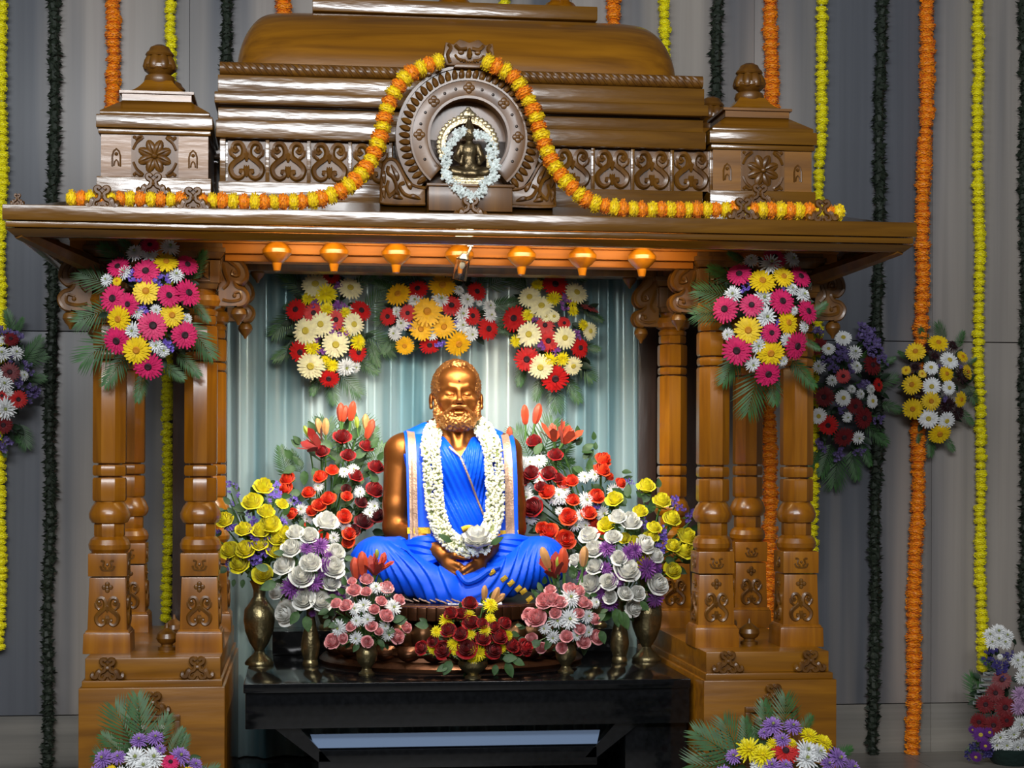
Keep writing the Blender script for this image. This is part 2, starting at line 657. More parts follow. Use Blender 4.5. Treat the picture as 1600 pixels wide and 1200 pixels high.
# ================================================================== the setting: marble wall, floor
WALL_Y = 1.45
wall = tag(part('wall_back', MB().box(-2.6, 3.0, WALL_Y + 0.02, WALL_Y + 0.2, 0, 3.6), GROUT, None), kind='structure')
wall['label'] = 'grey veined marble wall behind the wooden shrine'
PW = 0.775
for i in range(7):
    x0 = -2.52 + i * PW
    for (z0, z1, m) in ((0.0, 0.205, MARBLE_S), (0.209, 1.735, MARBLE), (1.739, 3.55, MARBLE)):
        part('marble_panel', MB().box(x0, x0 + PW - 0.0015, WALL_Y, WALL_Y + 0.03, z0, z1), m, wall, bevel=0.0008)
floor = tag(part('floor', MB().box(-2.6, 3.0, -9.0, WALL_Y + 0.1, -0.06, -0.012), GROUT, None), kind='structure')
floor['label'] = 'grey marble floor in front of the wall'
for i in range(6):
    for j in range(9):
        x0, y0 = -2.5 + i * 0.9, WALL_Y - 0.9 - j * 0.9
        part('floor_tile', MB().box(x0, x0 + 0.897, y0, y0 + 0.897, -0.03, 0), MARBLE_S, floor)

# ================================================================== the wooden shrine
shrine = thing('wooden_shrine', (0, 0.3, 0), 'carved varnished teak shrine with canopy roof, columns and plinths', 'shrine')


def lyre(w, h, r, curls=True):
    """relief of a lyre shaped scroll pair in the xz plane, centred; returns MB"""
    mb = MB()
    ctl = [(0.20, 0.27), (0.29, 0.21), (0.37, 0.29), (0.31, 0.41), (0.16, 0.42), (0.07, 0.28), (0.10, 0.10), (0.27, -0.03), (0.40, -0.18),
           (0.36, -0.36), (0.22, -0.44), (0.09, -0.37), (0.10, -0.25), (0.19, -0.25)]
    P = catmull([(x * w, 0, z * h) for x, z in ctl], 4)
    n = len(P)
    R = [r * (0.55 + 0.75 * math.sin(PI * (i + 1) / (n + 1))) for i in range(n)]
    mb.tube(P, R, 5)
    mb.tube(catmull([(0.40 * w, 0, 0.10 * h), (0.43 * w, 0, 0.26 * h), (0.36 * w, 0, 0.12 * h), (0.27 * w, 0, 0.05 * h)], 3), [r * .4] + [r * .8] * 8 + [r * .3], 5)
    mb.ball((0.29 * w, 0, 0.30 * h), r * 1.0, 6, 4)
    mb.ball((0.15 * w, 0, -0.29 * h), r * 0.9, 6, 4)
    mb.mirror()
    for a in (-0.5, 0, 0.5):
        mb.tube([(0, 0, -0.02 * h - 0.38 * h * 0), (math.sin(a) * 0.10 * w, -r * .3, 0.05 * h + math.cos(a) * .12 * h), (math.sin(a) * 0.17 * w, 0, 0.05 * h + math.cos(a) * 0.24 * h)], [r * .4, r * 1.0, r * .2], 5)
        mb.tube([(0, 0, -0.40 * h), (math.sin(a) * .07 * w, -r * .3, -0.22 * h), (math.sin(a) * .12 * w, 0, -0.12 * h)], [r * .4, r * .9, r * .2], 5)
    return mb


def crest_mesh(w, h, t):
    """small carved crest: scroll pair on a stepped foot"""
    mb = MB()
    ctl = [(0.06, 0.30), (0.12, 0.38), (0.20, 0.32), (0.17, 0.20), (0.07, 0.12), (0.10, -0.08), (0.24, -0.18), (0.26, -0.36), (0.14, -0.42), (0.07, -0.30)]
    mb.tube(catmull([(x * w, -t * .5, z * h) for x, z in ctl], 4), [t * .45] * 37, 6)
    mb.tube(catmull([(0.22 * w, -t * .4, -0.05 * h), (0.30 * w, -t * .5, -0.16 * h), (0.36 * w, -t * .5, -0.34 * h), (0.47 * w, -t * .5, -0.30 * h), (0.46 * w, -t * .3, -0.12 * h)], 4), [t * .3, t * .5, t * .5, t * .6, t * .6, t * .6, t * .6, t * .6, t * .6, t * .6, t * .6, t * .6, t * .55, t * .5, t * .45, t * .3, t * .15], 6)
    mb.mirror()
    mb.extr([(-.46 * w, -.5 * h), (.46 * w, -.5 * h), (.40 * w, -.36 * h), (.24 * w, -.16 * h), (.14 * w, .10 * h), (.20 * w, .36 * h), (.06 * w, .46 * h), (0, .40 * h),
             (-.06 * w, .46 * h), (-.20 * w, .36 * h), (-.14 * w, .10 * h), (-.24 * w, -.16 * h), (-.40 * w, -.36 * h)], -t * .4, t * .3)
    mb.ball((0, -t * .6, .02 * h), t * .5, 6, 4)
    return mb.mesh('carved_crest', WOODC)


CREST = crest_mesh(0.095, 0.075, 0.016)
KNOB = MB().lathe([(0.030, 0.0), (0.034, -0.004), (0.022, -0.012), (0.034, -0.020), (0.046, -0.034), (0.046, -0.046), (0.034, -0.062), (0.016, -0.076), (0.011, -0.100), (0.004, -0.104)], 20).mesh('hanging_knob', WOODV)
KALASHA = MB().lathe([(0.046, 0), (0.046, 0.018), (0.030, 0.022), (0.030, 0.030), (0.046, 0.040), (0.056, 0.058), (0.050, 0.078), (0.028, 0.094), (0.012, 0.104), (0.004, 0.126)], 24).mesh('kalasha_knob', WOODC)
SMALLKNOB = MB().lathe([(0.010, 0.0), (0.014, -0.006), (0.024, -0.018), (0.026, -0.030), (0.018, -0.044), (0.008, -0.054), (0.004, -0.064)], 14).mesh('pendant_knob', WOODC)

# ---- plinths
for s in (-1, 1):
    a, b = (0.752, 1.185) if s > 0 else (-1.185, -0.746)
    pl = part('plinth', MB().frust((a, b, -0.24, 0.86, -0.01), (a, b, -0.24, 0.86, 0.535)).box(a + .008, b - .008, -0.228, 0.85, 0.535, 0.556), WOODL, shrine, bevel=0.004)
    part('plinth_step', MB().box(a + 0.015, b - 0.015, -0.205, 0.82, 0.556, 0.622), WOODL, pl, bevel=0.004)
    cx = (a + b) / 2
    for dx in (-0.135, 0.135):
        obj('carved_crest', CREST, pl, (cx + dx, -0.213, 0.592))
    obj('carved_crest', CREST, pl, (cx + 0.005, -0.248, 0.490))
    fr = part('panel_frame', MB().box(cx - .085, cx + .085, -0.256, -0.232, 0.435, 0.452).box(cx - .085, cx + .085, -0.256, -0.232, 0.25, 0.267)
              .box(cx - .085, cx - .068, -0.256, -0.232, 0.267, 0.435).box(cx + .068, cx + .085, -0.256, -0.232, 0.267, 0.435), WOODC, pl, bevel=0.003)
    part('panel_carving', lyre(0.13, 0.15, 0.009).xf(Matrix.Translation((cx, -0.243, 0.35))), WOODC, pl)
    for yy in (-0.02, 0.28):
        kk = obj('kalasha_knob', KALASHA, pl, (cx - s * 0.005 + (0.0 if s > 0 else 0.02), yy + 0.03, 0.620))
        kk.scale = (.62, .62, .70)

# ---- columns
OX, IX, RY = 1.12, 0.835, 0.64


def column_meshes():
    out = {}
    c = MB()
    r8 = 1.0 / math.cos(PI / 8)

    def octo(hw, z0, z1, hw2=None):
        c.lathe([(hw * r8 * 0.94, z0), (hw * r8, z0 + 0.006), ((hw2 or hw) * r8, z1 - 0.006), ((hw2 or hw) * r8 * 0.94, z1)], 8, (0, 0, 0), PI / 8)
    octo(0.046, 0.984, 1.030)
    octo(0.051, 1.098, 1.172)
    octo(0.051, 1.178, 1.212)
    octo(0.051, 1.218, 1.540)
    octo(0.050, 1.546, 1.572)
    octo(0.051, 1.578, 1.655)
    octo(0.047, 1.660, 1.690)
    c.lathe([(0.038, 0.93), (0.038, 1.75)], 12)
    c.lathe([(0.040, 1.686), (0.050, 1.690), (0.052, 1.702), (0.044, 1.710), (0.060, 1.718), (0.066, 1.735), (0.060, 1.752), (0.044, 1.760), (0.050, 1.775)], 28)
    c.lathe([(0.042, 0.930), (0.054, 0.934), (0.064, 0.946), (0.066, 0.960), (0.060, 0.976), (0.048, 0.986)], 28)
    c.lathe([(0.046, 1.026), (0.056, 1.030), (0.064, 1.044), (0.065, 1.058), (0.056, 1.080), (0.046, 1.094), (0.046, 1.10)], 28)
    out['column'] = c.mesh('column', WOODV, sharp=28)
    b = MB()
    b.frust((-.061, .061, -.061, .061, 0.69), (-.056, .056, -.056, .056, 0.858))
    b.box(-.060, .060, -.060, .060, 0.862, 0.934)
    b.frust((-.074, .074, -.074, .074, 0.62), (-.072, .072, -.072, .072, 0.684))
    b.frust((-.070, .070, -.070, .070, 0.684), (-.064, .064, -.064, .064, 0.694))
    out['base'] = b.mesh('column_base', WOODV, bevel=0.003)
    out['scroll_motif'] = lyre(0.085, 0.10, 0.0055).mesh('scroll_motif', WOODC)
    d = MB()
    for a in range(4):
        t = a * PI / 2
        d.ball((0.010 * math.cos(t), 0, 0.010 * math.sin(t)), (0.008, 0.005, 0.008), 6, 4)
    d.ball((0, -.003, 0), 0.005, 6, 4)
    out['flower_motif'] = d.mesh('flower_motif', WOODC)
    d = MB()
    d.tube(catmull([(0.004, 0, -.010), (0.013, 0, -.002), (0.010, 0, .012), (0.020, 0, .014)], 3), 0.0035, 5)
    d.tube(catmull([(0.0, 0, -.016), (0.016, 0, -.014), (0.022, 0, -.002)], 3), 0.0035, 5)
    d.mirror()
    d.ball((0, 0, 0.002), 0.005, 6, 4)
    out['leaf_motif'] = d.mesh('leaf_motif', WOODC)
    k = MB()
    k.frust((-.050, .050, -.050, .050, 1.772), (-.056, .056, -.056, .056, 1.79))
    k.box(-.060, .060, -.060, .060, 1.79, 1.862)
    k.frust((-.062, .062, -.062, .062, 1.866), (-.075, .075, -.075, .075, 1.885))
    k.box(-.078, .078, -.078, .078, 1.885, 1.90)
    k.box(-.068, .068, -.068, .068, 1.90, 1.925)
    for j in range(4):
        d = MB()
        for a in range(8):
            t = a * PI / 4
            L = 0.034 if a % 2 else 0.024
            d.tube([(0, 0, 0), (math.cos(t) * L * .6, -.003, math.sin(t) * L * .6), (math.cos(t) * L, 0, math.sin(t) * L)], [.003, .0055, .002], 5)
        d.ball((0, -.003, 0), 0.007, 8, 5)
        d.ring((0, 0), 0.041, 0.046, -.003, .003, n=4, a0=PI / 4, a1=PI / 4 + 2 * PI)
        d.xf(Matrix.Rotation(j * PI / 2, 4, 'Z') @ Matrix.Translation((0, -0.061, 1.826)))
        k.add(d.v, d.f)
    out['capital'] = k.mesh('capital', WOODC, bevel=0.002)
    # scroll bracket pointing to +x
    ctl = [(0.0, 0.0), (0.035, 0.0), (0.040, -0.022), (0.058, -0.050), (0.084, -0.082), (0.088, -0.112), (0.070, -0.132), (0.050, -0.128), (0.058, -0.144), (0.080, -0.152),
           (0.092, -0.172), (0.082, -0.196), (0.058, -0.204), (0.0, -0.204)]
    P = [(v.x, v.z) for v in catmull([(x, 0, z) for x, z in ctl], 4)]
    br = MB().extr(P, -0.024, 0.024)
    for sd in (-1, 1):
        br.tube([(x, sd * 0.024, z) for x, z in P[4:-4]], 0.006, 5)
        br.tube(catmull([(0.012, sd * .025, -.03), (0.03, sd * .025, -.06), (0.06, sd * .025, -.085), (0.062, sd * .025, -.108), (0.042, sd * .025, -.105), (0.046, sd * .025, -.09)], 4), [.005] * 21, 5)
        br.tube(catmull([(0.012, sd * .025, -.185), (0.04, sd * .025, -.19), (0.07, sd * .025, -.182), (0.068, sd * .025, -.16), (0.048, sd * .025, -.165)], 4), [.005] * 17, 5)
        br.tube(catmull([(0.012, sd * .025, -.07), (0.02, sd * .025, -.10), (0.03, sd * .025, -.13), (0.014, sd * .025, -.15)], 4), [.006] * 13, 5)
        br.ball((0.05, sd * .025, -.098), .007, 6, 4)
        br.ball((0.05, sd * .025, -.172), .007, 6, 4)
    out['bracket'] = br.mesh('scroll_bracket', WOODC)
    return out


CM = column_meshes()
for yy in (0.0, RY):
    for xx in (-OX, -IX, IX, OX):
        c = obj('column', CM['column'], shrine, (xx, yy, 0))
        for nm, key in (('column_base', 'base'), ('capital', 'capital')):
            obj(nm, CM[key], c, (xx, yy, 0))
        for face in (0, 1 if xx < 0 else 3):
            R_ = Matrix.Rotation(face * PI / 2, 4, 'Z')
            for nm, w in (('scroll_motif', (0, -0.060, 0.752)), ('flower_motif', (0, -0.058, 0.828)), ('leaf_motif', (0, -0.060, 0.897))):
                v_ = R_ @ Vector(w)
                mo = obj(nm, CM[nm], c, (xx + v_.x, yy + v_.y, v_.z))
                mo.rotation_euler = (0, 0, face * PI / 2)
        for d in (-1, 1):
            if abs(xx) < 1 and d == (1 if xx > 0 else -1):
                continue
            if abs(xx) > 1 and d == (-1 if xx > 0 else 1):
                continue
            b = obj('scroll_bracket', CM['bracket'], c, (xx + d * 0.055, yy, 1.925))
            big = 1.1 if abs(xx) > 1 else 1.0
            b.scale = (d * big, 1, big)
            k = obj('pendant_knob', SMALLKNOB, c, (xx + d * (0.055 + 0.062 * big), yy, 1.725 - (big - 1) * .2))
            k = obj('pendant_knob', SMALLKNOB, c, (xx + d * (0.055 + 0.105 * big), yy, 1.925))

# ---- beams under the eave
beam = part('front_beam', MB().box(-1.24, 1.24, -0.055, 0.055, 1.885, 1.955).box(-1.24, 1.24, -0.075, -0.055, 1.915, 1.955), WOODB, shrine, bevel=0.003)
part('beam_moulding', MB().box(-0.76, 0.76, -0.035, 0.035, 1.862, 1.885), WOODB, beam, bevel=0.003)
for px in (433, 522, 619, 718, 815, 910, 1003):
    p = at(px, 378, -0.12)
    obj('hanging_knob', KNOB, beam, (p.x, -0.12, 1.925))
part('knob_rail', MB().box(-0.72, 0.72, -0.145, -0.095, 1.922, 1.955), WOODB, beam, bevel=0.003)
rb = part('rear_beam', MB().box(-1.24, 1.24, RY - 0.05, RY + 0.05, 1.90, 1.955), WOODC, shrine, bevel=0.003)
for s in (-1, 1):
    part('side_beam', MB().box(s * OX - 0.05, s * OX + 0.05, 0.05, RY - 0.05, 1.90, 1.955), WOODC, shrine, bevel=0.003)
    part('side_beam', MB().box(s * IX - 0.05, s * IX + 0.05, 0.05, RY - 0.05, 1.90, 1.955), WOODC, shrine, bevel=0.003)
part('ceiling_board', MB().box(-1.25, 1.25, -0.1, 1.08, 1.955, 1.972), WOODC, shrine)

# ---- eave
EX, EY0, EY1 = 1.388, -0.40, 1.20
eave = part('eave', MB().frust((-EX + .03, EX - .03, EY0 + .03, EY1 - .03, 1.935), (-EX + .03, EX - .03, EY0 + .03, EY1 - .03, 1.974))
            .frust((-EX + .03, EX - .03, EY0 + .03, EY1 - .03, 1.974), (-1.13, 1.13, -0.13, 0.86, 2.042)), WOODH, shrine)
fb = MB()
for (z0, z1, o) in ((1.932, 1.978, 0.0), (1.912, 1.930, 0.008)):
    fb.box(-EX + o, EX - o, EY0 + o, EY0 + 0.034, z0, z1)
    fb.box(-EX + o, -EX + 0.034, EY0 + .034, EY1, z0, z1)
    fb.box(EX - 0.034, EX - o, EY0 + .034, EY1, z0, z1)
part('fascia_board', fb, WOODH, eave, bevel=0.004)
fl = MB()
o = 0.02
fl.frust((-EX + .03, EX - .03, EY0 + .035, EY0 + .06, 1.888), (-EX + .006, EX - .006, EY0 + .004, EY0 + .06, 1.908))
fl.frust((-EX + .03, -EX + .06, EY0 + .06, EY1, 1.888), (-EX + .006, -EX + .06, EY0 + .06, EY1, 1.908))
fl.frust((EX - .06, EX - .03, EY0 + .06, EY1, 1.888), (EX - .06, EX - .006, EY0 + .06, EY1, 1.908))
part('fascia_lip', fl, WOODH, eave, bevel=0.002)
# sloping hip ribs under the corners
for s in (-1, 1):
    part('hip_rib', MB().tube([(s * (EX - 0.04), EY0 + .04, 1.90), (s * (OX + .05), -.05, 1.84), (s * (OX + .03), -.02, 1.78)], [.02, .03, .02], 6), WOODC, eave)
for px in (160, 302, 1160, 1284, 735, 28):
    y = {735: 325, 28: 312}.get(px, 308 + (px - 160) * 0.019)
    c = obj('carved_crest', CREST, eave, at(px, y, -0.385 if px != 735 else -0.30))
    if px == 28:
        c.scale = (.4, 1, .5)
for px, py in ((240, 288), (1186, 305)):
    obj('carved_crest', CREST, eave, at(px, py, -0.19))

# ---- central roof block with frieze
BX = 0.775
blk = part('roof_block', MB().box(-BX, BX, -0.055, 0.72, 2.02, 2.44), WOODH, shrine)
part('base_board', MB().box(-BX - .004, BX + .004, -0.085, -0.055, 2.030, 2.110), WOODH, blk, bevel=0.004)
part('cornice_board', MB().box(-BX - .012, BX + .012, -0.095, 0.74, 2.245, 2.300), WOODH, blk, bevel=0.004)
part('cornice_board', MB().frust((-BX - .006, BX + .006, -0.080, 0.73, 2.302), (-BX - .006, BX + .006, -0.0795, 0.73, 2.342)), WOODH, blk, bevel=0.003)
part('cornice_board', MB().box(-BX - .016, BX + .016, -0.110, 0.75, 2.350, 2.386), WOODH, blk, bevel=0.004)
part('cornice_board', MB().frust((-BX - .006, BX + .006, -0.095, 0.74, 2.388), (-BX - .006, BX + .006, -0.0945, 0.74, 2.442)), WOODH, blk, bevel=0.003)
rope = part('rope_moulding', MB().tube([(-BX + .0, -0.085, 2.463), (BX, -0.085, 2.463)], 0.021, 14), WOODC, blk)
tw = MB()
for i in range(64):
    x = -BX + 0.02 + i * (2 * BX - .04) / 63
    tw.tube([(x - .016, -0.100, 2.479), (x - .004, -0.1075, 2.468), (x + .006, -0.1065, 2.458), (x + .016, -0.098, 2.447)], [.003, .005, .005, .003], 5)
tag(part('rope_twist', tw, WOODC, blk), kind='stuff')
LY = lyre(0.122, 0.128, 0.0075).mesh('scroll_carving', WOODC)
PWD = 0.1305
for i in range(12):
    x = -BX + 0.03 + PWD * 0.5 + i * PWD - 0.012
    if abs(x) < 0.2:
        continue
    bg = part('frieze_panel', MB().box(x - PWD / 2 + .006, x + PWD / 2 - .006, -0.064, -0.055, 2.112, 2.243), WOODC, blk)
    obj('scroll_carving', LY, bg, (x, -0.068, 2.178))
    part('frieze_divider', MB().box(x + PWD / 2 - .006, x + PWD / 2 + .006, -0.079, -0.056, 2.110, 2.245), WOODH, blk, bevel=0.002)
part('frieze_divider', MB().box(-BX, -BX + .018, -0.079, -0.056, 2.110, 2.245), WOODH, blk, bevel=0.002)

# ---- vault
vt = MB()
N = 14
prof = []
for i in range(N + 1):
    a = PI / 2 * i / N
    prof.append((0.735 - 0.145 * (1 - math.cos(a)) ** 0.9, 0.37 - 0.36 * (1 - math.cos(a)) ** 0.95, 2.482 + 0.258 * math.sin(a) ** 0.92))
V = []
M = 40
for (hx, hy, z) in prof:
    for i in range(M):
        a = 2 * PI * i / M
        c, s = math.cos(a), math.sin(a)
        e = 0.28
        V.append((math.copysign(abs(c) ** e, c) * hx, 0.35 + math.copysign(abs(s) ** e, s) * hy, z))
Fc = [(j * M + i, j * M + (i + 1) % M, (j + 1) * M + (i + 1) % M, (j + 1) * M + i) for j in range(N) for i in range(M)]
Fc += [tuple(range(M - 1, -1, -1)), tuple(N * M + i for i in range(M))]
vault = part('roof_vault', vt.add(V, Fc), WOODL, shrine, sharp=60)
part('ridge_board', MB().box(-0.485, 0.485, 0.24, 0.46, 2.738, 2.785), WOODH, vault, bevel=0.004)
FIN = MB().lathe([(0.075, 0), (0.078, 0.008), (0.06, 0.02), (0.05, 0.032), (0.034, 0.04), (0.034, 0.05), (0.06, 0.066), (0.066, 0.09), (0.05, 0.112), (0.03, 0.12), (0.032, 0.14), (0.01, 0.17)], 24).mesh('finial', WOODV)
for x in (-0.37, 0.0, 0.37):
    obj('finial', FIN, vault, (x, 0.35, 2.785))

# ---- corner turrets
for s in (-1, 1):
    for yy in (0.08, 0.62):
        cx = s * 0.975
        f0 = yy - 0.175
        hw = 0.165
        T = part('corner_turret', MB().box(cx - hw, cx + hw, f0, yy + .165, 2.0, 2.26), WOODL, shrine, loc=(cx, yy, 2.0))
        part('turret_base', MB().box(cx - hw - .012, cx + hw + .010, f0 - .014, yy + .175, 2.02, 2.112), WOODH, T, bevel=0.003)
        part('turret_cornice', MB().box(cx - hw - .008, cx + hw + .008, f0 - .010, yy + .175, 2.246, 2.262).box(cx - hw - .014, cx + hw + .014, f0 - .016, yy + .18, 2.264, 2.305)
             .box(cx - hw - .004, cx + hw + .004, f0 - .008, yy + .17, 2.305, 2.318), WOODH, T, bevel=0.003)
        tr = MB().frust((cx - hw - .004, cx + hw + .004, f0 - .006, yy + .17, 2.318), (cx - .105, cx + .105, yy - .105, yy + .105, 2.366))
        tr.box(cx - .108, cx + .108, yy - .108, yy + .108, 2.366, 2.388).box(cx - .116, cx + .116, yy - .116, yy + .116, 2.388, 2.396)
        q = []
        for t in range(7):
            u = t / 6
            q.append((0.114 - 0.072 * u ** .7, 2.396 + 0.05 * u ** 1.6))
        for i in range(6):
            r0, z0 = q[i]
            r1, z1 = q[i + 1]
            tr.frust((cx - r0, cx + r0, yy - r0, yy + r0, z0), (cx - r1, cx + r1, yy - r1, yy + r1, z1))
        part('turret_roof', tr, WOODL, T)
        fn = MB().lathe([(0.046, 2.440), (0.050, 2.452), (0.046, 2.466), (0.034, 2.472), (0.044, 2.480), (0.052, 2.490), (0.052, 2.50)], 24, (cx, yy, 0))
        fn.lathe([(0.032, 2.478), (0.044, 2.486), (0.047, 2.496), (0.043, 2.515), (0.037, 2.528), (0.030, 2.534)], 48, (cx, yy, 0), rib=(8, .2))
        fn.lathe([(0.042, 2.530), (0.046, 2.536), (0.042, 2.543), (0.036, 2.548), (0.030, 2.560), (0.015, 2.568), (0.0, 2.570)], 24, (cx, yy, 0))
        part('finial', fn, WOODC, T)
        if yy > 0.3:
            continue
        pn = part('rosette_panel', MB().box(cx - .072, cx + .072, f0 - .003, f0 + .01, 2.114, 2.244), WOODC, T)
        rs = MB()
        for a in range(8):
            t = a * PI / 4 + PI / 8
            L = 0.052
            d = MB().ball((L * .55, 0, 0), (L * .5, .006, .015), 8, 6).tube([(0, -.004, 0), (L * .5, -.008, 0), (L, -.003, 0)], [.002, .0025, .001], 4)
            d.xf(Matrix.Translation((cx, f0 - .006, 2.179)) @ Matrix.Rotation(-t, 4, 'Y'))
            rs.add(d.v, d.f)
        rs.ball((cx, f0 - .012, 2.179), .010, 8, 6)
        part('rosette', rs, WOODC, pn)
        for ax in (-1, 1):
            for az in (-1, 1):
                d = catmull([(cx + ax * .066, f0 - .004, 2.179 + az * .02), (cx + ax * .055, f0 - .006, 2.179 + az * .042), (cx + ax * .036, f0 - .005, 2.179 + az * .058), (cx + ax * .048, f0 - .004, 2.179 + az * .06),
                             (cx + ax * .060, f0 - .004, 2.179 + az * .050)], 3)
                part('corner_scroll', MB().tube(d, .0045, 5).ball((cx + ax * .062, f0 - .004, 2.179 + az * .058), .006, 6, 4), WOODC, pn)
        for d in (-1, 1):
            x = cx + d * .118
            md = MB().tube([(x - .012, f0 - .001, 2.145), (x - .012, f0 - .001, 2.178), (x - .008, f0 - .001, 2.192), (x, f0 - .001, 2.20), (x + .008, f0 - .001, 2.192), (x + .012, f0 - .001, 2.178), (x + .012, f0 - .001, 2.145)], .003, 5)
            md.tube([(x - .007, f0 - .001, 2.147), (x - .005, f0 - .001, 2.160), (x, f0 - .001, 2.166), (x + .005, f0 - .001, 2.160), (x + .007, f0 - .001, 2.147)], .0025, 5).ball((x, f0 - .001, 2.184), .006, 6, 4)
            part('niche_motif', md, WOODC, T)

# ---- arch with face mask on the eave
AY = -0.20
AC = (0.0, 2.240)
arch = part('arch', MB().ring(AC, 0.126, 0.182, AY - 0.022, AY + 0.05, -0.85, PI + 0.85, 64), WOODC, shrine, bevel=0.003)
part('outer_ring', MB().ring(AC, 0.180, 0.224, AY - 0.010, AY + 0.05, -0.80, PI + 0.80, 64), WOODC, arch)
part('rim', MB().ring(AC, 0.219, 0.228, AY - 0.018, AY + 0.05, -0.78, PI + 0.78, 64).ring(AC, 0.178, 0.184, AY - 0.026, AY, -0.85, PI + .85, 64)
     .ring(AC, 0.122, 0.130, AY - 0.028, AY + .03, -.85, PI + .85, 64), WOODC, arch)
LF = MB().tube([(0, 0, -.017), (0, -.004, -.012), (0, -.006, -.004), (0, -.006, .004), (0, -.004, .011), (0, -.001, .017)], [.003, .0075, .0095, .0085, .006, .0015], 8).mesh('ring_leaf', WOODC)
for i in range(43):
    a = -0.75 + (PI + 1.5) * i / 42
    o = obj('ring_leaf', LF, arch, (AC[0] + .201 * math.cos(a), AY - .010, AC[1] + .201 * math.sin(a)))
    o.rotation_euler = (0, -(a - PI / 2) + 0.15, 0)
RS = MB()
for k in range(4):
    RS.ball((.007 * math.cos(k * PI / 2), 0, .007 * math.sin(k * PI / 2)), (.008, .005, .008), 8, 5)
RS.ball((0, -.004, 0), .005, 8, 5)
RSM = RS.mesh('ring_rosette', WOODC)
for a in (PI / 2, PI / 4, 3 * PI / 4, 0.03, PI - .03):
    o = obj('ring_rosette', RSM, arch, (AC[0] + .155 * math.cos(a), AY - .023, AC[1] + .155 * math.sin(a)))
    o.scale = (1.25, 1, 1.25)
ST = MB().ball((0, 0, 0), (.005, .004, .005), 8, 5).mesh('ring_stud', WOODD)
for a in (0.25, 0.50, 1.06, 1.30, PI - .25, PI - .5, PI - 1.06, PI - 1.3, -.22, -.48, PI + .22, PI + .48):
    obj('ring_stud', ST, arch, (AC[0] + .155 * math.cos(a), AY - .022, AC[1] + .155 * math.sin(a)))
part('niche_back', MB().lathe([(.14, 0), (.14, .01)], 48).xf(Matrix.Translation((0, AY + .045, AC[1])) @ Matrix.Rotation(PI / 2, 4, 'X')).box(-.13, .13, AY + .035, AY + .045, 2.04, 2.24), WOODC, arch)
st = part('arch_step', MB().box(-.130, .130, AY - .09, AY + .04, 2.0, 2.078).box(-.136, .136, AY - .096, AY + .04, 2.074, 2.084), WOODC, arch, bevel=.003)
for s in (-1, 1):
    out = [(0.135, 2.03), (0.262, 2.03), (0.272, 2.05), (0.270, 2.125), (0.262, 2.155), (0.245, 2.168), (0.225, 2.160), (0.205, 2.125), (0.19, 2.10), (0.165, 2.085), (0.135, 2.08)]
    P = [(s * v.x, v.z) for v in catmull([(x, 0, z) for x, z in out], 3)]
    sp = part('scroll_wing', MB().extr(P, AY - .014, AY + .05), WOODC, arch, bevel=.003)
    t = MB()
    t.tube([(x, AY - .016, z) for x, z in P], .005, 5)
    t.tube(catmull([(s * .25, AY - .016, 2.05), (s * .225, AY - .018, 2.075), (s * .235, AY - .018, 2.11), (s * .252, AY - .018, 2.125), (s * .25, AY - .018, 2.145)], 4), .006, 5)
    t.tube(catmull([(s * .17, AY - .016, 2.05), (s * .20, AY - .018, 2.06), (s * .215, AY - .018, 2.085), (s * .20, AY - .018, 2.095)], 4), .006, 5)
    t.tube(catmull([(s * .245, AY - .016, 2.05), (s * .255, AY - .018, 2.075), (s * .25, AY - .018, 2.10)], 4), .005, 5)
    for (x0, z0, x1, z1, cv_) in ((.262, 2.045, .258, 2.085, .006), (.150, 2.045, .185, 2.050, .006), (.205, 2.045, .235, 2.048, .005), (.222, 2.10, .242, 2.150, -.008), (.262, 2.09, .262, 2.13, .004), (.180, 2.075, .200, 2.110, -.006), (.215, 2.055, .225, 2.068, .004)):
        m_ = ((x0 + x1) / 2 + cv_, (z0 + z1) / 2 + cv_)
        t.tube(catmull([(s * x0, AY - .015, z0), (s * m_[0], AY - .020, m_[1]), (s * x1, AY - .015, z1)], 4), [.002, .004, .006, .007, .0075, .007, .006, .004, .002], 6)
    part('wing_scroll', t, WOODC, sp)
fm = MB().extr([(-.072, 2.462), (.072, 2.462), (.080, 2.49), (.074, 2.535), (.05, 2.528), (.03, 2.545), (0, 2.535), (-.03, 2.545), (-.05, 2.528), (-.074, 2.535), (-.080, 2.49)], AY - .03, AY + .03)
fm.extr([(-.05, 2.455), (.05, 2.455), (.04, 2.47), (-.04, 2.47)], AY - .035, AY + .02)
mask = part('face_mask', fm, WOODC, arch, bevel=.003)
t = MB()
for s in (-1, 1):
    t.tube(catmull([(s * .008, AY - .034, 2.515), (s * .03, AY - .036, 2.512), (s * .045, AY - .034, 2.525)], 4), .006, 5)
    t.ball((s * .026, AY - .032, 2.503), (.010, .007, .008), 8, 5)
    t.tube(catmull([(s * .06, AY - .032, 2.47), (s * .068, AY - .034, 2.495), (s * .058, AY - .034, 2.515), (s * .066, AY - .032, 2.528)], 4), .006, 5)
    t.tube(catmull([(s * .012, AY - .034, 2.478), (s * .034, AY - .034, 2.482), (s * .045, AY - .032, 2.495)], 4), .004, 5)
for i in range(7):
    t.ball(((i - 3) * .009, AY - .034, 2.472 + abs(i - 3) * .0015), .0045, 6, 4)
t.tube([(0, AY - .034, 2.515), (0, AY - .042, 2.495), (0, AY - .036, 2.486)], [.004, .009, .006], 6)
part('mask_features', t, WOODC, mask)

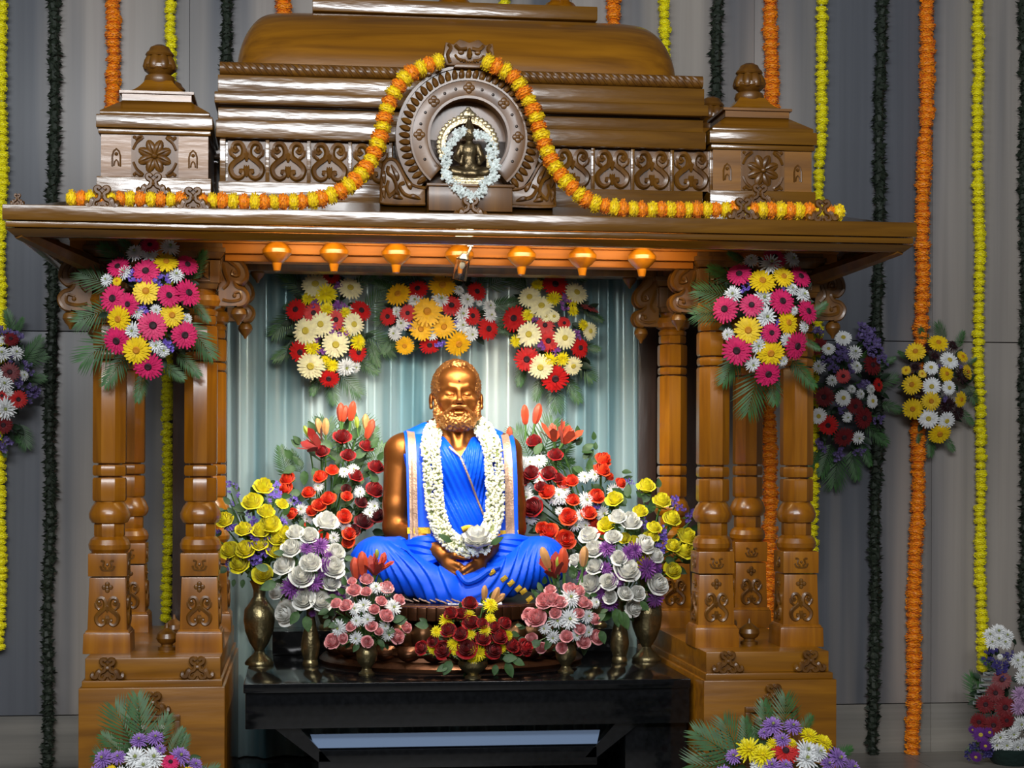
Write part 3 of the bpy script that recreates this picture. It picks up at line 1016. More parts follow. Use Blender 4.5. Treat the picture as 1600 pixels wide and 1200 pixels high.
# ---- back panel and curtain frame
bp = part('back_panel', MB().box(-1.0, 1.02, 1.03, 1.06, 0.0, 1.955), WOODD, shrine)
part('frame_post', MB().box(-0.86, -0.795, 0.97, 1.03, 0.0, 1.955), WOODD, bp, bevel=.003)
part('frame_post', MB().box(0.76, 0.83, 0.90, 1.03, 0.0, 1.955), WOODD, bp, bevel=.003)
part('frame_rail', MB().box(-0.80, 0.765, 0.88, 1.03, 1.925, 1.955), WOODD, bp, bevel=.003)
part('base_board', MB().box(-0.80, 0.765, 0.80, 1.03, 0.0, 0.11), WOODD, bp, bevel=.003)

# ================================================================== curtain
cv = MB()
NX, NZ = 420, 14
V = []
rnd = random.Random(3)
ph = [rnd.uniform(0, 6) for _ in range(6)]
for j in range(NZ + 1):
    z = 0.115 + (1.935 - 0.115) * j / NZ
    g = 1.0 - 0.35 * j / NZ
    for i in range(NX + 1):
        x = -0.795 + 1.555 * i / NX
        s1 = math.sin(x * 58 + 1.6 * math.sin(x * 9 + ph[0]) + 0.25 * math.sin(z * 2 + x * 5))
        w = -0.042 * (0.5 + 0.5 * s1) ** 1.8 + 0.014 * math.sin(x * 27 + ph[1] + 0.4 * math.sin(z * 1.5)) + 0.004 * math.sin(x * 131 + ph[2])
        V.append((x, 0.965 + w * g, z))
Fc = [(j * (NX + 1) + i, j * (NX + 1) + i + 1, (j + 1) * (NX + 1) + i + 1, (j + 1) * (NX + 1) + i) for j in range(NZ) for i in range(NX)]
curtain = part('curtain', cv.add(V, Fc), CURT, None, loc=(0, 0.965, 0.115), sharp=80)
tag(curtain, 'pleated pale teal satin curtain hanging behind the statue', 'curtain')

# ================================================================== black granite table
TZ = 0.524
TL = -0.695
table = thing('granite_table', (0, 0.3, 0), 'black polished granite altar table under the bronze statue', 'table')
part('table_top', MB().box(TL, 0.742, -0.10, 0.86, TZ - 0.03, TZ), GRANITE, table, bevel=.004)
part('apron', MB().box(TL + .006, 0.74, -0.088, -0.05, TZ - 0.145, TZ - 0.03), GRANITE, table, bevel=.003)
part('apron', MB().box(TL + .006, TL + .05, -0.05, 0.82, TZ - 0.145, TZ - 0.03), GRANITE, table, bevel=.003)
for q_ in ([(-0.52, 0.379), (-0.42, 0.27), (-0.46, 0.27), (-0.60, 0.379)], [(0.50, 0.379), (0.40, 0.27), (0.44, 0.27), (0.58, 0.379)]):
    part('support_brace', MB().extr(q_, -0.07, -0.02), GRANITE, table)
part('support_beam', MB().box(-0.46, 0.44, -0.07, 0.03, 0.245, 0.306), GRANITE, table, bevel=.003)
part('side_slab', MB().box(0.535, 0.74, -0.05, 0.30, 0.0, 0.379), GRANITE, table, bevel=.003)
part('foot_slab', MB().box(-0.745, 0.535, -0.06, 0.55, 0.0, 0.16), GRANITE, table, bevel=.003)
part('slanted_panel', MB().add([(-0.47, -0.060, 0.312), (0.44, -0.060, 0.312), (0.455, -0.030, 0.352), (-0.485, -0.030, 0.352), (-0.47, -0.052, 0.308), (0.44, -0.052, 0.308), (0.455, -0.022, 0.348), (-0.485, -0.022, 0.348)],
                              [(0, 1, 2, 3), (7, 6, 5, 4), (0, 4, 5, 1), (1, 5, 6, 2), (2, 6, 7, 3), (3, 7, 4, 0)]), plain('pale_blue_panel', srgb(120, 140, 170), 0.3), table)  # added panel, tilted to throw back the hall lamp as a bright strip

# ================================================================== lotus pedestal
PC = Vector((0.012, 0.50, TZ))
ped = thing('lotus_pedestal', PC, 'dark bronze round lotus pedestal with broad petals under the seated statue', 'pedestal')
SY = 0.86
p0 = part('pedestal_core', MB().lathe([(0.462, 0.0), (0.466, 0.012), (0.452, 0.026), (0.43, 0.032), (0.425, 0.045), (0.44, 0.055), (0.435, 0.075), (0.39, 0.085), (0.36, 0.10), (0.355, 0.14), (0.39, 0.17)], 72, PC, sy=SY), BRONZE_D, ped)
FLT = MB().box(-.0155, .0155, -.012, .012, 0, .046).mesh('flute', BRONZE_D, bevel=.005)
part('top_disc', MB().lathe([(0.395, 0.165), (0.408, 0.175), (0.408, 0.214), (0.402, 0.219)], 72, PC, sy=SY), BRONZE_D, ped)


def petal_shell(w, h, bulge, n=8, m=6):
    V = []
    for j in range(m + 1):
        v = j / m
        ww = w * (math.sin(PI * min(1, 0.25 + 0.75 * v)) ** 0.55 if v < 1 else 0.0)
        for i in range(n + 1):
            u = 2 * i / n - 1
            V.append((u * ww, -bulge * (1 - u * u) * math.sin(PI * (0.15 + 0.8 * v)) - 0.2 * bulge * v, h * v))
    Fc = [(j * (n + 1) + i, j * (n + 1) + i + 1, (j + 1) * (n + 1) + i + 1, (j + 1) * (n + 1) + i) for j in range(m) for i in range(n)]
    k = len(V)
    V += [(x, y + 0.006, z) for x, y, z in V]
    Fc += [tuple(k + q for q in reversed(f)) for f in Fc]
    return MB().add(V, Fc)


BRONZE_P = plain('worn_bronze_petal', srgb(112, 78, 50), .34, .8, (40, .1), (12, .25))
UP = petal_shell(0.058, 0.088, 0.030).mesh('lotus_petal', BRONZE_P, sharp=60)
DN = petal_shell(0.062, -0.055, 0.030).mesh('lotus_petal', BRONZE_D, sharp=60)
for i in range(30):
    a = 2 * PI * (i + .5) / 30
    for (me, r, z, off) in ((UP, 0.388, 0.080, 0), (DN, 0.415, 0.084, .5)):
        a2 = 2 * PI * (i + off) / 30
        if math.sin(a2) > 0.5:
            continue
        o = obj('lotus_petal', me, ped, (PC.x + r * math.cos(a2), PC.y + SY * r * math.sin(a2), PC.z + z))
        o.rotation_euler = (0, 0, math.atan2(math.sin(a2) / SY, math.cos(a2)) + PI / 2)
        o.scale = (0.78, 1.25, 1)
for i in range(80):
    a = 2 * PI * i / 80
    if math.sin(a) > 0.4:
        continue
    o = obj('flute', FLT, ped, (PC.x + 0.406 * math.cos(a), PC.y + SY * 0.406 * math.sin(a), PC.z + 0.169))
    o.rotation_euler = (0, 0, math.atan2(math.sin(a) / SY, math.cos(a)) + PI / 2)

# ================================================================== bronze statue
S = 0.00220
O = at(712, 945, 0.52)
O.z = 0.740
statue = thing('bronze_statue', (O.x, O.y, O.z), 'bronze statue of a seated bearded man draped in bright blue silk', 'statue')


def to_obj(name, V, Q, mat, parent):
    return obj(name, quad_mesh(name, V * S, Q, mat), parent, (O.x, O.y, O.z))


B = Field((-128, -128, 18), (122, 62, 392), 1.3)
# torso
B.ell((0, 12, 60), (82, 52, 50), 10)
B.ell((-2, 8, 125), (66, 44, 75), 10)
B.ell((-4, 6, 205), (80, 46, 58), 14)
for s in (-1, 1):
    dx = -4
    B.cone((dx + s * 8, 12, 285), (dx + s * 66, 12, 249), 17, 21, 14)
    B.ell((dx + s * 80, 8, 236), (28, 30, 30), 10)
    B.ell((dx + s * 34, -30, 218), (36, 15, 28), 14)
    el = -97 if s < 0 else 92
    B.cone((dx + s * 86, 8, 236), (el, 0, 150), 26, 21, 8)
    B.cone((el, 0, 150), (el - s * -1, -2, 116), 21, 20, 6)
    B.cone((el, -2, 112), (s * 62, -48, 96), 20, 17, 8)
    B.cone((s * 62, -48, 94), (4 + s * 36, -84, 78), 17, 11.5, 8)
# neck
B.cone((0, 8, 300), (-2, 10, 252), 25, 28, 12)
B.cone((12, -14, 290), (4, -32, 244), 4, 3, 10)
B.cone((-12, -14, 290), (-2, -32, 244), 4, 3, 10)
# head
B.ell((0, 6, 339), (38.5, 47, 46), 6)
B.ell((0, -10, 314), (31.5, 34, 36), 10)
B.ell((0, -24, 352), (28, 20, 20), 10)
for s in (-1, 1):
    B.ell((s * 15, -46, 329.5), (11, 10, 6.5), 5, 's')                   # socket
    B.cone((s * 24, -30, 336.5), (s * 13, -38.5, 340.5), 3.4, 3.8, 4)    # brow
    B.cone((s * 13, -38.5, 340.5), (s * 3.5, -42, 338.5), 3.8, 3.4, 4)
    B.ell((s * 14.5, -31.5, 329.5), (8.4, 6.6, 6.2), 2.5)                # eyeball under the lid
    B.cone((s * 22.0, -32.5, 327.2), (s * 14.5, -37.4, 327.0), 1.0, 1.3, 1.0)   # heavy upper lid edge
    B.cone((s * 14.5, -37.4, 327.0), (s * 7.0, -36.0, 327.4), 1.3, 1.0, 1.0)
    B.cone((s * 21.5, -34.8, 325.2), (s * 14.5, -38.6, 324.6), 1.4, 1.5, .6, 's')
    B.cone((s * 14.5, -38.6, 324.6), (s * 7.5, -37.8, 325.6), 1.5, 1.3, .6, 's')
    B.ell((s * 23, -27, 318), (8, 9, 7), 7)                              # cheek bone
    B.ell((s * 21, -42, 307), (6, 7, 8), 8, 's')                         # hollow cheek
    B.ell((s * 5.2, -48, 315.2), (4.0, 5.0, 3.8), 2.5)                   # nostril wing
    B.cone((s * 7, -46, 313), (s * 15, -41, 304), 2.0, 2.8, 5)           # fold
    B.ell((s * 41, 6, 319), (3.4, 8.5, 12), 2.5)                         # ear
    B.ell((s * 44, 0, 321), (2.4, 3.6, 7), 1.5, 's')
    B.ell((s * 40.5, 2, 308.5), (3.4, 4.5, 4.5), 2)
B.cone((0, -40.5, 339), (0.3, -53, 320), 3.2, 4.6, 3)                    # nose
B.ell((0.3, -55.5, 317.6), (5.8, 5.4, 4.6), 2.5)
B.ell((2.6, -57, 312.8), (1.6, 2.6, 1.2), 1, 's')
B.ell((-2.6, -57, 312.8), (1.6, 2.6, 1.2), 1, 's')
B.ell((0, -44, 306), (12, 5, 5), 5)                                      # upper lip mound
B.ell((0, -48.5, 302.0), (9.0, 8.0, 2.3), 1.0, 's')                      # parted mouth
B.cone((-5.5, -44.5, 297.4), (5.5, -44.5, 297.4), 3.6, 3.6, 2.0)             # lower lip
# hands, fingers laced in the lap
HX = 4
for s in (-1, 1):
    k0 = Vector((HX + s * 36, -84, 78))
    pm = Vector((HX + s * 21, -98, 60))
    B.cone(k0, pm, 11.5, 11.0, 6, fy=.8)
    B.ell((HX + s * 23, -99, 60), (11, 8, 14), 6)
    kn = [Vector((HX + s * (9 + 3.2 * i), -108 + 1.0 * i - (2 if s > 0 else 0), 60 - 6.4 * i)) for i in range(4)]
    for i in range(4):
        k = kn[i]
        ln = (26, 29, 27, 21)[i]
        B.cone(Vector((HX + s * (21 + 1.0 * i), -101, 64 - 5.4 * i)), k, 5.8, 4.8, 2.5)
        mid = k + Vector((-s * ln * .45, -2.0 - (1.2 if s > 0 else -0.5), -ln * .30))
        tip = mid + Vector((-s * ln * .42, 2.5, -ln * .26))
        B.cone(k, mid, 4.8, 4.2, 1.2)
        B.cone(mid, tip, 4.2, 3.2, 1.2)
    # thumb leaves the side of the palm near the wrist
    B.cone((HX + s * 29, -92, 74), (HX + s * 15, -107, 75), 5.8, 5.2, 4)
    B.cone((HX + s * 15, -107, 75), (HX + s * 1.5, -109, 71), 5.0, 3.8, 2)
bv, bq = B.nets()
bv = relax(bv, bq, 1, 0.35)
to_obj('body', bv, bq, BRONZE, statue)
del B


def curl(F_, amp, f, mask=None):
    X, Y, Z = F_.xyz((slice(None),) * 3)
    w = np.sin(X * f + 1.7 * np.sin(Z * f * .6 + Y * .2)) * np.sin(Z * f * 1.05 + 1.6 * np.sin(X * f * .5)) * np.cos(Y * f * .55 + 1.2 * np.sin(Z * .3))
    F_.F += (amp * np.abs(w) ** .6 * np.sign(w)).astype(np.float32)


m_ = (np.abs(bv[:, 0] - .5) < 3) & (np.abs(bv[:, 2] - 349) < 3)
fy_ = float(bv[m_, 1].min())
mk = MB().ball((.5 * S + O.x, fy_ * S + O.y, 349 * S + O.z), 1.9 * S, 8, 6)
part('forehead_mark', mk, plain('dark_red_mark', srgb(92, 40, 20), .6), statue)
# beard and moustache
B = Field((-46, -66, 258), (46, 24, 332), 1.15)
B.ell((0, -22, 288), (31, 26, 21), 4)
B.ell((0, -8, 294), (34.5, 24, 20), 6)
for s in (-1, 1):
    B.cone((s * 32.5, -8, 318), (s * 30, -16, 296), 4.5, 9, 5)
B.ell((0, -46, 302.5), (11.0, 16, 8.0), 2, 's')
B.ell((0, -42, 318), (26, 26, 15), 4, 's')
B.ell((0, 22, 270), (26, 30, 18), 3, 's')
curl(B, 1.7, 0.62)
for s in (-1, 1):
    B.cone((s * .5, -49, 309.5), (s * 10, -47.0, 307.5), 2.4, 3.0, 2)
    B.cone((s * 10, -47.5, 308), (s * 19, -40, 300), 3.2, 2.4, 2)
    B.cone((s * 19, -40, 300), (s * 23, -34, 292), 2.4, 3.0, 3)
v, q = B.nets()
to_obj('beard', v, q, BRONZE_H, statue)
# hair
B = Field((-48, -50, 300), (48, 62, 394), 1.15)
B.ell((0, 6.5, 339.5), (40.5, 48.5, 47.0), 1)
B.ell((0, -56, 348), (34.5, 54, 32), 3, 's')          # bare forehead and face
B.ell((0, -40, 300), (40, 44, 24), 3, 's')
B.ell((0, 10, 292), (60, 36, 24), 3, 's')
B.ell((1, -26, 374.5), (14, 9, 8.5), 2)             # forelock
B.ell((1, -38, 362), (13, 8, 6), 2, 's')
curl(B, 1.3, 0.62)
v, q = B.nets()
to_obj('hair', v, q, BRONZE_H, statue)

# ---- blue silk: lower cloth
B = Field((-186, -156, -4), (184, 84, 122), 1.7)
for s in (-1, 1):
    B.cone((s * 38, 14, 55), (s * 130, -62, 64), 48, 37, 14)
    B.cone((s * 132, -68, 60), (s * 22, -106, 24), 37, 27, 16)
B.ell((0, 10, 40), (95, 62, 48), 14)
B.ell((0, -112, 14), (60, 22, 22), 12)
B.ell((4, -92, 86), (42, 40, 40), 12, 's')             # lap hollow for the hands
s_ = (slice(None),) * 3
X, Y, Z = B.xyz(s_)
for s in (-1, 1):
    fx, fz = s * 136.0, 116.0
    dx = (X - fx) * -s
    dz = fz - Z
    ang = np.arctan2(dz, dx + 1e-3)
    rad = np.sqrt(dx * dx + dz * dz)
    wob = 0.10 * np.sin(rad * .03 + s) + 0.003 * (Y + 60)
    ph_ = (ang + wob) * 40.0
    saw = (ph_ / (2 * np.pi)) % 1.0
    pl = np.where(saw < .75, saw / .75, (1 - saw) / .25)
    amp = np.clip((rad - 22) / 50, 0, 1) * 4.6 * np.clip((X * s + 4) / 10, 0, 1) * np.clip((10 - Y) / 40, 0, 1)
    B.F -= ((pl - .5) * amp).astype(np.float32)
B.F = np.maximum(B.F, (1.0 - Z) + 0 * B.F)
v, q = B.nets()
v = relax(v, q, 1, .3)
dhoti = to_obj('lower_cloth', v, q, BLUE, statue)


def surf_y(V, x, z, w=4.0):
    m = (np.abs(V[:, 0] - x) < w) & (np.abs(V[:, 2] - z) < w)
    return float(V[m, 1].min()) if m.any() else None


DV = v
# gold hem tips along the pleats of the lap
for i, (px, py, an) in enumerate([(757, 895, 35), (776, 905, 38), (787, 912, 40), (799, 921, 42), (808, 926, 35), (818, 938, 40)]):
    x, z = px - 712, 945 - py
    y = surf_y(DV, x, z, 6) or -110
    mb = MB().box(-5.5, 5.5, -1.2, 1.2, -3.6, 3.6).xf(Matrix.Translation((x, y - 0.5, z)) @ Matrix.Rotation(-math.radians(an), 4, 'Y'))
    mb.v = [(a * S + O.x, b * S + O.y, c * S + O.z) for a, b, c in mb.v]
    part('gold_hem', mb, GOLDT, statue, bevel=.001)
for i in range(16):
    x = -104 + i * 8.2
    z = 5 + (i % 3) * 1.5
    y = surf_y(DV, x, z + 2, 5) or -110
    hm = MB().box(-5.0, 5.0, -.8, .8, -1.0, 1.0).xf(Matrix.Translation((x, y - .6, z)) @ Matrix.Rotation(math.radians(24), 4, 'Y'))
    hm.v = [(a * S + O.x, b * S + O.y, c * S + O.z) for a, b, c in hm.v]
    part('pale_hem', hm, ZARI, statue)
# diagonal lap fold
fo = MB()
P = catmull([(-8, 0, 50), (4, 0, 36), (20, 0, 40), (40, 0, 52), (58, 0, 58)], 5)
for i in range(len(P)):
    yy = surf_y(DV, P[i].x, P[i].z, 5)
    P[i].y = (yy if yy is not None else -112) - 1
fo.tube([(p.x * S + O.x, p.y * S + O.y, p.z * S + O.z) for p in P], [(3 + 3 * math.sin(PI * i / (len(P) - 1))) * S for i in range(len(P))], 8)
part('lap_fold', fo, BLUE, statue)

# ---- blue silk: upper cloth round the torso
B = Field((-104, -74, 58), (104, 64, 284), 1.7)
B.ell((0, 10, 70), (88, 60, 60), 10)
B.ell((-2, 8, 125), (72, 50, 78), 10)
B.ell((-4, 6, 205), (84, 51, 62), 14)
for s in (-1, 1):
    dx = -4
    B.cone((dx + s * 20, 12, 282), (dx + s * 66, 12, 251), 14, 22, 12)
    B.ell((dx + s * 70, 8, 232), (26, 33, 34), 10)
    B.ell((dx + s * 34, -30, 218), (38, 20, 30), 14)
X, Y, Z = B.xyz(s_)
# overlapping drape: left side folds run down to the right, crossing over the other side
gl = (X + 8) * 0.60 - (250 - Z) * 0.30
gr = (X - 4) * 0.95 + (250 - Z) * 0.16
left = (X < (4 + (229 - Z) * 0.42))
ph_ = np.where(left, gl, gr) * 0.16
saw = ph_ % 1.0
pl = np.where(saw < .7, saw / .7, (1 - saw) / .3)
B.F -= ((pl - .5) * 3.4 * np.clip((-8 - Y) / 20, 0, 1)).astype(np.float32)
edge = (X - (4 + (229 - Z) * 0.42))
B.F -= (2.6 * np.exp(-np.clip(edge + 3, -99, 99) ** 2 / 18.0) * np.clip((-8 - Y) / 20, 0, 1)).astype(np.float32)
B.F = np.maximum(B.F, (np.abs(X + 2) - 90) + 0 * B.F)
# neck opening
B.cone((-2, 14, 244), (-2, 6, 330), 25, 30, 3, 's')
vee = np.maximum(np.abs(X - 2) * 1.55 + 226 - Z, Y + 2) / 1.9
B.F = np.maximum(B.F, -vee + 0 * B.F)
B.F = np.maximum(B.F, (66 - Z) + 0 * B.F)
v, q = B.nets()
v = relax(v, q, 1, .3)
to_obj('upper_cloth', v, q, BLUE, statue)
UV = v
del B
# pale edging of the crossing drape
ed = MB()
P = []
for i in range(16):
    z = 244 - i * 7.2
    x = 2 + (229 - z) * 0.42 + (-11 if z > 229 else 0) * (z - 229) / 15
    y = surf_y(UV, x, z, 5)
    if y is not None:
        P.append(Vector((x, y - .8, z)))
if len(P) > 3:
    ed.tube([(p.x * S + O.x, p.y * S + O.y, p.z * S + O.z) for p in P], 1.7 * S, 6, flat=.6)
    part('drape_border', ed, ZARI, statue)
# waist band
P = []
for i in range(13):
    x = 12 + i * 3.4 - 6
    y = surf_y(UV, x, 114, 6)
    P.append(Vector((x, (y or -48) - 1.5, 112 + 3 * math.sin(i * .5))))
wb = MB().tube([(p.x * S + O.x, p.y * S + O.y, p.z * S + O.z) for p in P], 5 * S, 8, flat=.4)
part('gold_waistband', wb, GOLDT, statue)


def sheet(xc, w0, w1, path, thick=1.6, wave=1.4, n=10, seed=0):
    """hanging strip: path of (y,z); width w0..w1; returns MB in world space"""
    pts = catmull([(0, y, z) for y, z in path], 5)
    m = len(pts)
    V = []
    for sd in (0, 1):
        for j, p in enumerate(pts):
            t = j / (m - 1)
            w = w0 + (w1 - w0) * t
            for i in range(n + 1):
                u = 2 * i / n - 1
                x = xc(t) + u * w * .5
                y = p.y + wave * math.sin(u * 4 + seed) * t + (0 if sd == 0 else thick)
                V.append((x * S + O.x, y * S + O.y, p.z * S + O.z))
    K = m * (n + 1)
    Fc = []
    for j in range(m - 1):
        for i in range(n):
            a = j * (n + 1) + i
            f = (a, a + 1, a + n + 2, a + n + 1)
            Fc.append(f)
            Fc.append(tuple(K + q for q in reversed(f)))
    for j in range(m - 1):
        a, b = j * (n + 1), (j + 1) * (n + 1)
        Fc.append((a, b, K + b, K + a))
        Fc.append((b + n, a + n, K + a + n, K + b + n))
    for i in range(n):
        Fc.append((i + 1, i, K + i, K + i + 1))
        a = (m - 1) * (n + 1)
        Fc.append((a + i, a + i + 1, K + a + i + 1, K + a + i))
    return MB().add(V, Fc)


PATH = [(52, 200), (44, 240), (22, 266), (-4, 266), (-30, 252), (-46, 225), (-54, 190), (-57, 150), (-60, 118), (-66, 86)]
PATHR = [(52, 200), (44, 240), (22, 262), (-4, 262), (-30, 248), (-46, 222), (-54, 190), (-57, 150), (-60, 118), (-66, 92)]
sh = part('shawl_end', sheet(lambda t: -66 - 2 * t + 6 * t * t, 38, 36, PATH, 2.0, 1.6, seed=1), BLUE, statue)
part('zari_stripe', sheet(lambda t: -74 - 2 * t + 5 * t * t, 12, 13, [(y - 2.6, z + (1.8 if z > 255 else 0)) for y, z in PATH], 1.0, 1.6, 4, 1), ZARI, sh)
part('gold_band', sheet(lambda t: -64, 37, 37, [(-61.8, 117), (-62.6, 112), (-63.4, 107)], 1.2, .6, 10, 1), GOLDT, sh)
sh = part('shawl_end', sheet(lambda t: 72 + 4 * t, 38, 36, PATHR, 2.0, 1.6, seed=2), BLUE, statue)
part('zari_stripe', sheet(lambda t: 76 + 5 * t, 12, 14, [(y - 2.6, z + (1.8 if z > 250 else 0)) for y, z in PATHR], 1.0, 1.6, 4, 2), ZARI, sh)
part('gold_band', sheet(lambda t: 76, 36, 36, [(-61.8, 112), (-62.6, 107), (-63.4, 102)], 1.2, .6, 10, 2), GOLDT, sh)
# gathered cloth at the elbows
for (x0, x1, z) in ((-84, -30, 92), (44, 118, 94)):
    g = MB()
    for i in range(5):
        P = catmull([(x0 + (x1 - x0) * t, -52 - 16 * math.sin(PI * t) - i * 3 - (14 if x1 < 0 else 0) * t, z - i * 6 + 5 * math.sin(3 * t + i)) for t in (0, .33, .66, 1)], 5)
        g.tube([(p.x * S + O.x, p.y * S + O.y, p.z * S + O.z) for p in P], [(3.5 + 4.5 * math.sin(PI * k / (len(P) - 1))) * S for k in range(len(P))], 8)
    part('gathered_fold', g, BLUE, statue)

# white folded cloth at the statue's feet
wc = part('white_cloth', sheet(lambda t: 18, 84, 84, [(-118, 4.0), (-128, 3.4), (-136, 2.0), (-140, -1.0)], 2.0, 1.0, 16, 3), WHITE, None, loc=(O.x, O.y - .26, O.z))
tag(wc, 'white folded cloth strip under the front of the blue drapery', 'cloth')

# ================================================================== jasmine garland round the statue's neck
gar = thing('jasmine_garland', (O.x, O.y - .2, O.z + .15), 'thick white jasmine bud garland round the statue, white lotus at its bottom', 'garland')
rnd = random.Random(11)
LPTH = [(-26, 18, 276), (-36, -6, 272), (-42, -34, 258), (-46, -56, 240), (-43, -64, 205), (-41, -68, 170), (-36, -73, 135), (-27, -84, 110), (-8, -104, 92), (14, -114, 86)]
RPTH = [(26, 18, 280), (38, -4, 278), (46, -32, 264), (52, -54, 245), (55, -64, 205), (56, -68, 170), (54, -73, 138), (46, -86, 114), (34, -105, 96), (14, -114, 86)]
bud = MB().ball((0, 0, 0), (2.3, 2.3, 2.9), 7, 5)
jb = MB()
for PT in (LPTH, RPTH):
    P = catmull(PT, 14)
    for p, pn in zip(P[:-1], P[1:]):
        t = (pn - p).normalized()
        sd = t.cross(Vector((0, 1, 0)))
        sd = sd.normalized() if sd.length > .1 else Vector((1, 0, 0))
        nn = sd.cross(t)
        for strand in (-1, 1):
            c = p + sd * strand * 7.6
            for k in range(6):
                a = rnd.uniform(0, 2 * PI)
                d = sd * math.cos(a) + nn * math.sin(a)
                q0 = c + d * rnd.uniform(4.2, 6.6) + t * rnd.uniform(-2, 2)
                M_ = Matrix.Translation(q0) @ (Vector((0, 0, 1)).rotation_difference((d + t * rnd.uniform(-.8, .8)).normalized())).to_matrix().to_4x4() @ Matrix.Scale(rnd.uniform(.8, 1.15), 4)
                jb.add([M_ @ Vector(w) for w in bud.v], bud.f)
jb.v = [(a * S + O.x, b * S + O.y, c * S + O.z) for a, b, c in jb.v]
tag(part('jasmine_buds', jb, JASM, gar), kind='stuff')
cord = MB()
for PT in (LPTH, RPTH):
    for st_ in (-8, 8):
        cord.tube([((p.x + st_ * (1 if i < 40 else .4)) * S + O.x, p.y * S + O.y, p.z * S + O.z) for i, p in enumerate(catmull(PT, 6))], 3.6 * S, 6)
part('garland_cord', cord, plain('garland_core', srgb(120, 130, 84), .8), gar)
LP = petal_shell(0.026, 0.062, 0.016, 6, 5)
LPM = LP.mesh('lotus_petal', PETAL['rosewhite'], sharp=60)
lc = Vector((O.x + 22 * S, O.y - 120 * S, O.z + 98 * S))
for ring, (n, tilt, sc_) in enumerate(((7, 1.25, .95), (6, .85, .85), (4, .4, .8))):
    for i in range(n):
        a = 2 * PI * (i + .5 * ring) / n
        o = obj('lotus_petal', LPM, gar, lc + Vector((0, -.004 * ring, .004 * ring)))
        o.rotation_mode = 'QUATERNION'
        o.rotation_quaternion = Quaternion((1, 0, 0), 0.55) @ Quaternion((0, 0, 1), a) @ Quaternion((1, 0, 0), tilt)
        o.scale = (sc_, sc_, sc_)
tb = MB()
for i in range(34):
    c = Vector((rnd.gauss(20, 9), -120 + rnd.uniform(-4, 3), 84 + rnd.gauss(0, 3.5)))
    for k in range(5):
        a = 2 * PI * k / 5 + rnd.random()
        d = Vector((math.cos(a), -.5, math.sin(a))) * 3.4
        tb.tube([c, c + d * .6, c + d], [.7, 1.6, .4], 4)
tb.v = [(a * S + O.x, b * S + O.y, c * S + O.z) for a, b, c in tb.v]
tag(part('tuberose_cluster', tb, TUBER, gar), kind='stuff')
for (dx, dz, an) in ((52, 92, .5), (40, 84, 1.0), (-6, 96, 2.6)):
    lf = MB().add([(0, 0, 0), (8, -2, 5), (18, -1, 4), (26, 2, 0), (18, -1, -4), (8, -2, -5)], [(0, 1, 5), (1, 2, 4, 5), (2, 3, 4)]).xf(Matrix.Translation((dx - 10, -118, dz)) @ Matrix.Rotation(-an, 4, 'Y'))
    lf.v = [(a * S + O.x, b * S + O.y, c * S + O.z) for a, b, c in lf.v]
    part('leaf', lf, LEAF, gar)

# ================================================================== small idol in the arch
IO = Vector((0.0, AY - 0.035, 2.084))
idol = thing('seated_deity_idol', IO, 'small antique bronze seated deity idol inside the carved roof arch', 'idol')
K = 0.00201
B = Field((-34, -30, 0), (34, 22, 112), 0.9)
B.cone((-8, 0, 26), (-27, -12, 22), 8, 6.5, 4)
B.cone((8, 0, 26), (27, -12, 22), 8, 6.5, 4)
B.cone((-26, -13, 20), (8, -20, 17), 6, 4.5, 4)
B.cone((26, -13, 20), (-8, -20, 17), 6, 4.5, 4)
B.ell((0, 0, 36), (11, 9, 14), 4)
B.ell((0, -1, 55), (13, 9, 13), 5)
for s in (-1, 1):
    B.cone((s * 13, 0, 62), (s * 20, -3, 44), 5, 4, 3)
    B.cone((s * 20, -3, 44), (s * 14, -18, 34), 4, 3, 3)
    B.cone((s * 14, -18, 34), (s * 12, -20, 44), 3.2, 2.6, 2)
B.cone((0, 0, 66), (0, 0, 74), 5, 5, 2)
B.ell((0, -2, 80), (8, 8.5, 10), 2)
B.cone((0, -2, 86), (0, 0, 104), 8.5, 3, 2)
B.ell((0, 0, 106), (3, 3, 4), 1)
for s in (-1, 1):
    B.ell((s * 9, 0, 78), (2.2, 3, 5), 1)
    B.ell((s * 3, -10, 81), (1.8, 1.5, 1.2), .6)
B.cone((0, -9.5, 81), (0, -11, 77), 1.0, 1.5, 1)
v, q = B.nets()
obj('figure', quad_mesh('figure', v * K, q, IDOLM), idol, IO)
b = MB().box(-.075, .075, IO.y - .03, IO.y + .04, IO.z, IO.z + .008).box(-.065, .065, IO.y - .028, IO.y + .035, IO.z + .008, IO.z + .018).box(-.07, .07, IO.y - .03, IO.y + .038, IO.z + .018, IO.z + .024)
b.box(-.058, .058, IO.y - .03, IO.y + .035, IO.z + .024, IO.z + .036)
part('idol_base', b, HALO, idol, bevel=.002)
HC = (0.0, IO.z + .135)
hb = part('halo', MB().ring(HC, .070, .084, IO.y + .035, IO.y + .050, -.55, PI + .55, 48).box(-.084, -.058, IO.y + .033, IO.y + .05, IO.z + .03, IO.z + .10).box(.058, .084, IO.y + .033, IO.y + .05, IO.z + .03, IO.z + .10)
          .box(-.09, -.055, IO.y + .03, IO.y + .052, IO.z + .092, IO.z + .106).box(.055, .09, IO.y + .03, IO.y + .052, IO.z + .092, IO.z + .106), HALO, idol, bevel=.001)
FLM = MB().ball((0, 0, 0), (.009, .006, .010), 8, 5).mesh('halo_flame', HALO)
for i in range(25):
    a = -.4 + (PI + .8) * i / 24
    o = obj('halo_flame', FLM, hb, (HC[0] + .090 * math.cos(a), IO.y + .041, HC[1] + .090 * math.sin(a)))
    o.rotation_euler = (0, PI / 2 - a, 0)
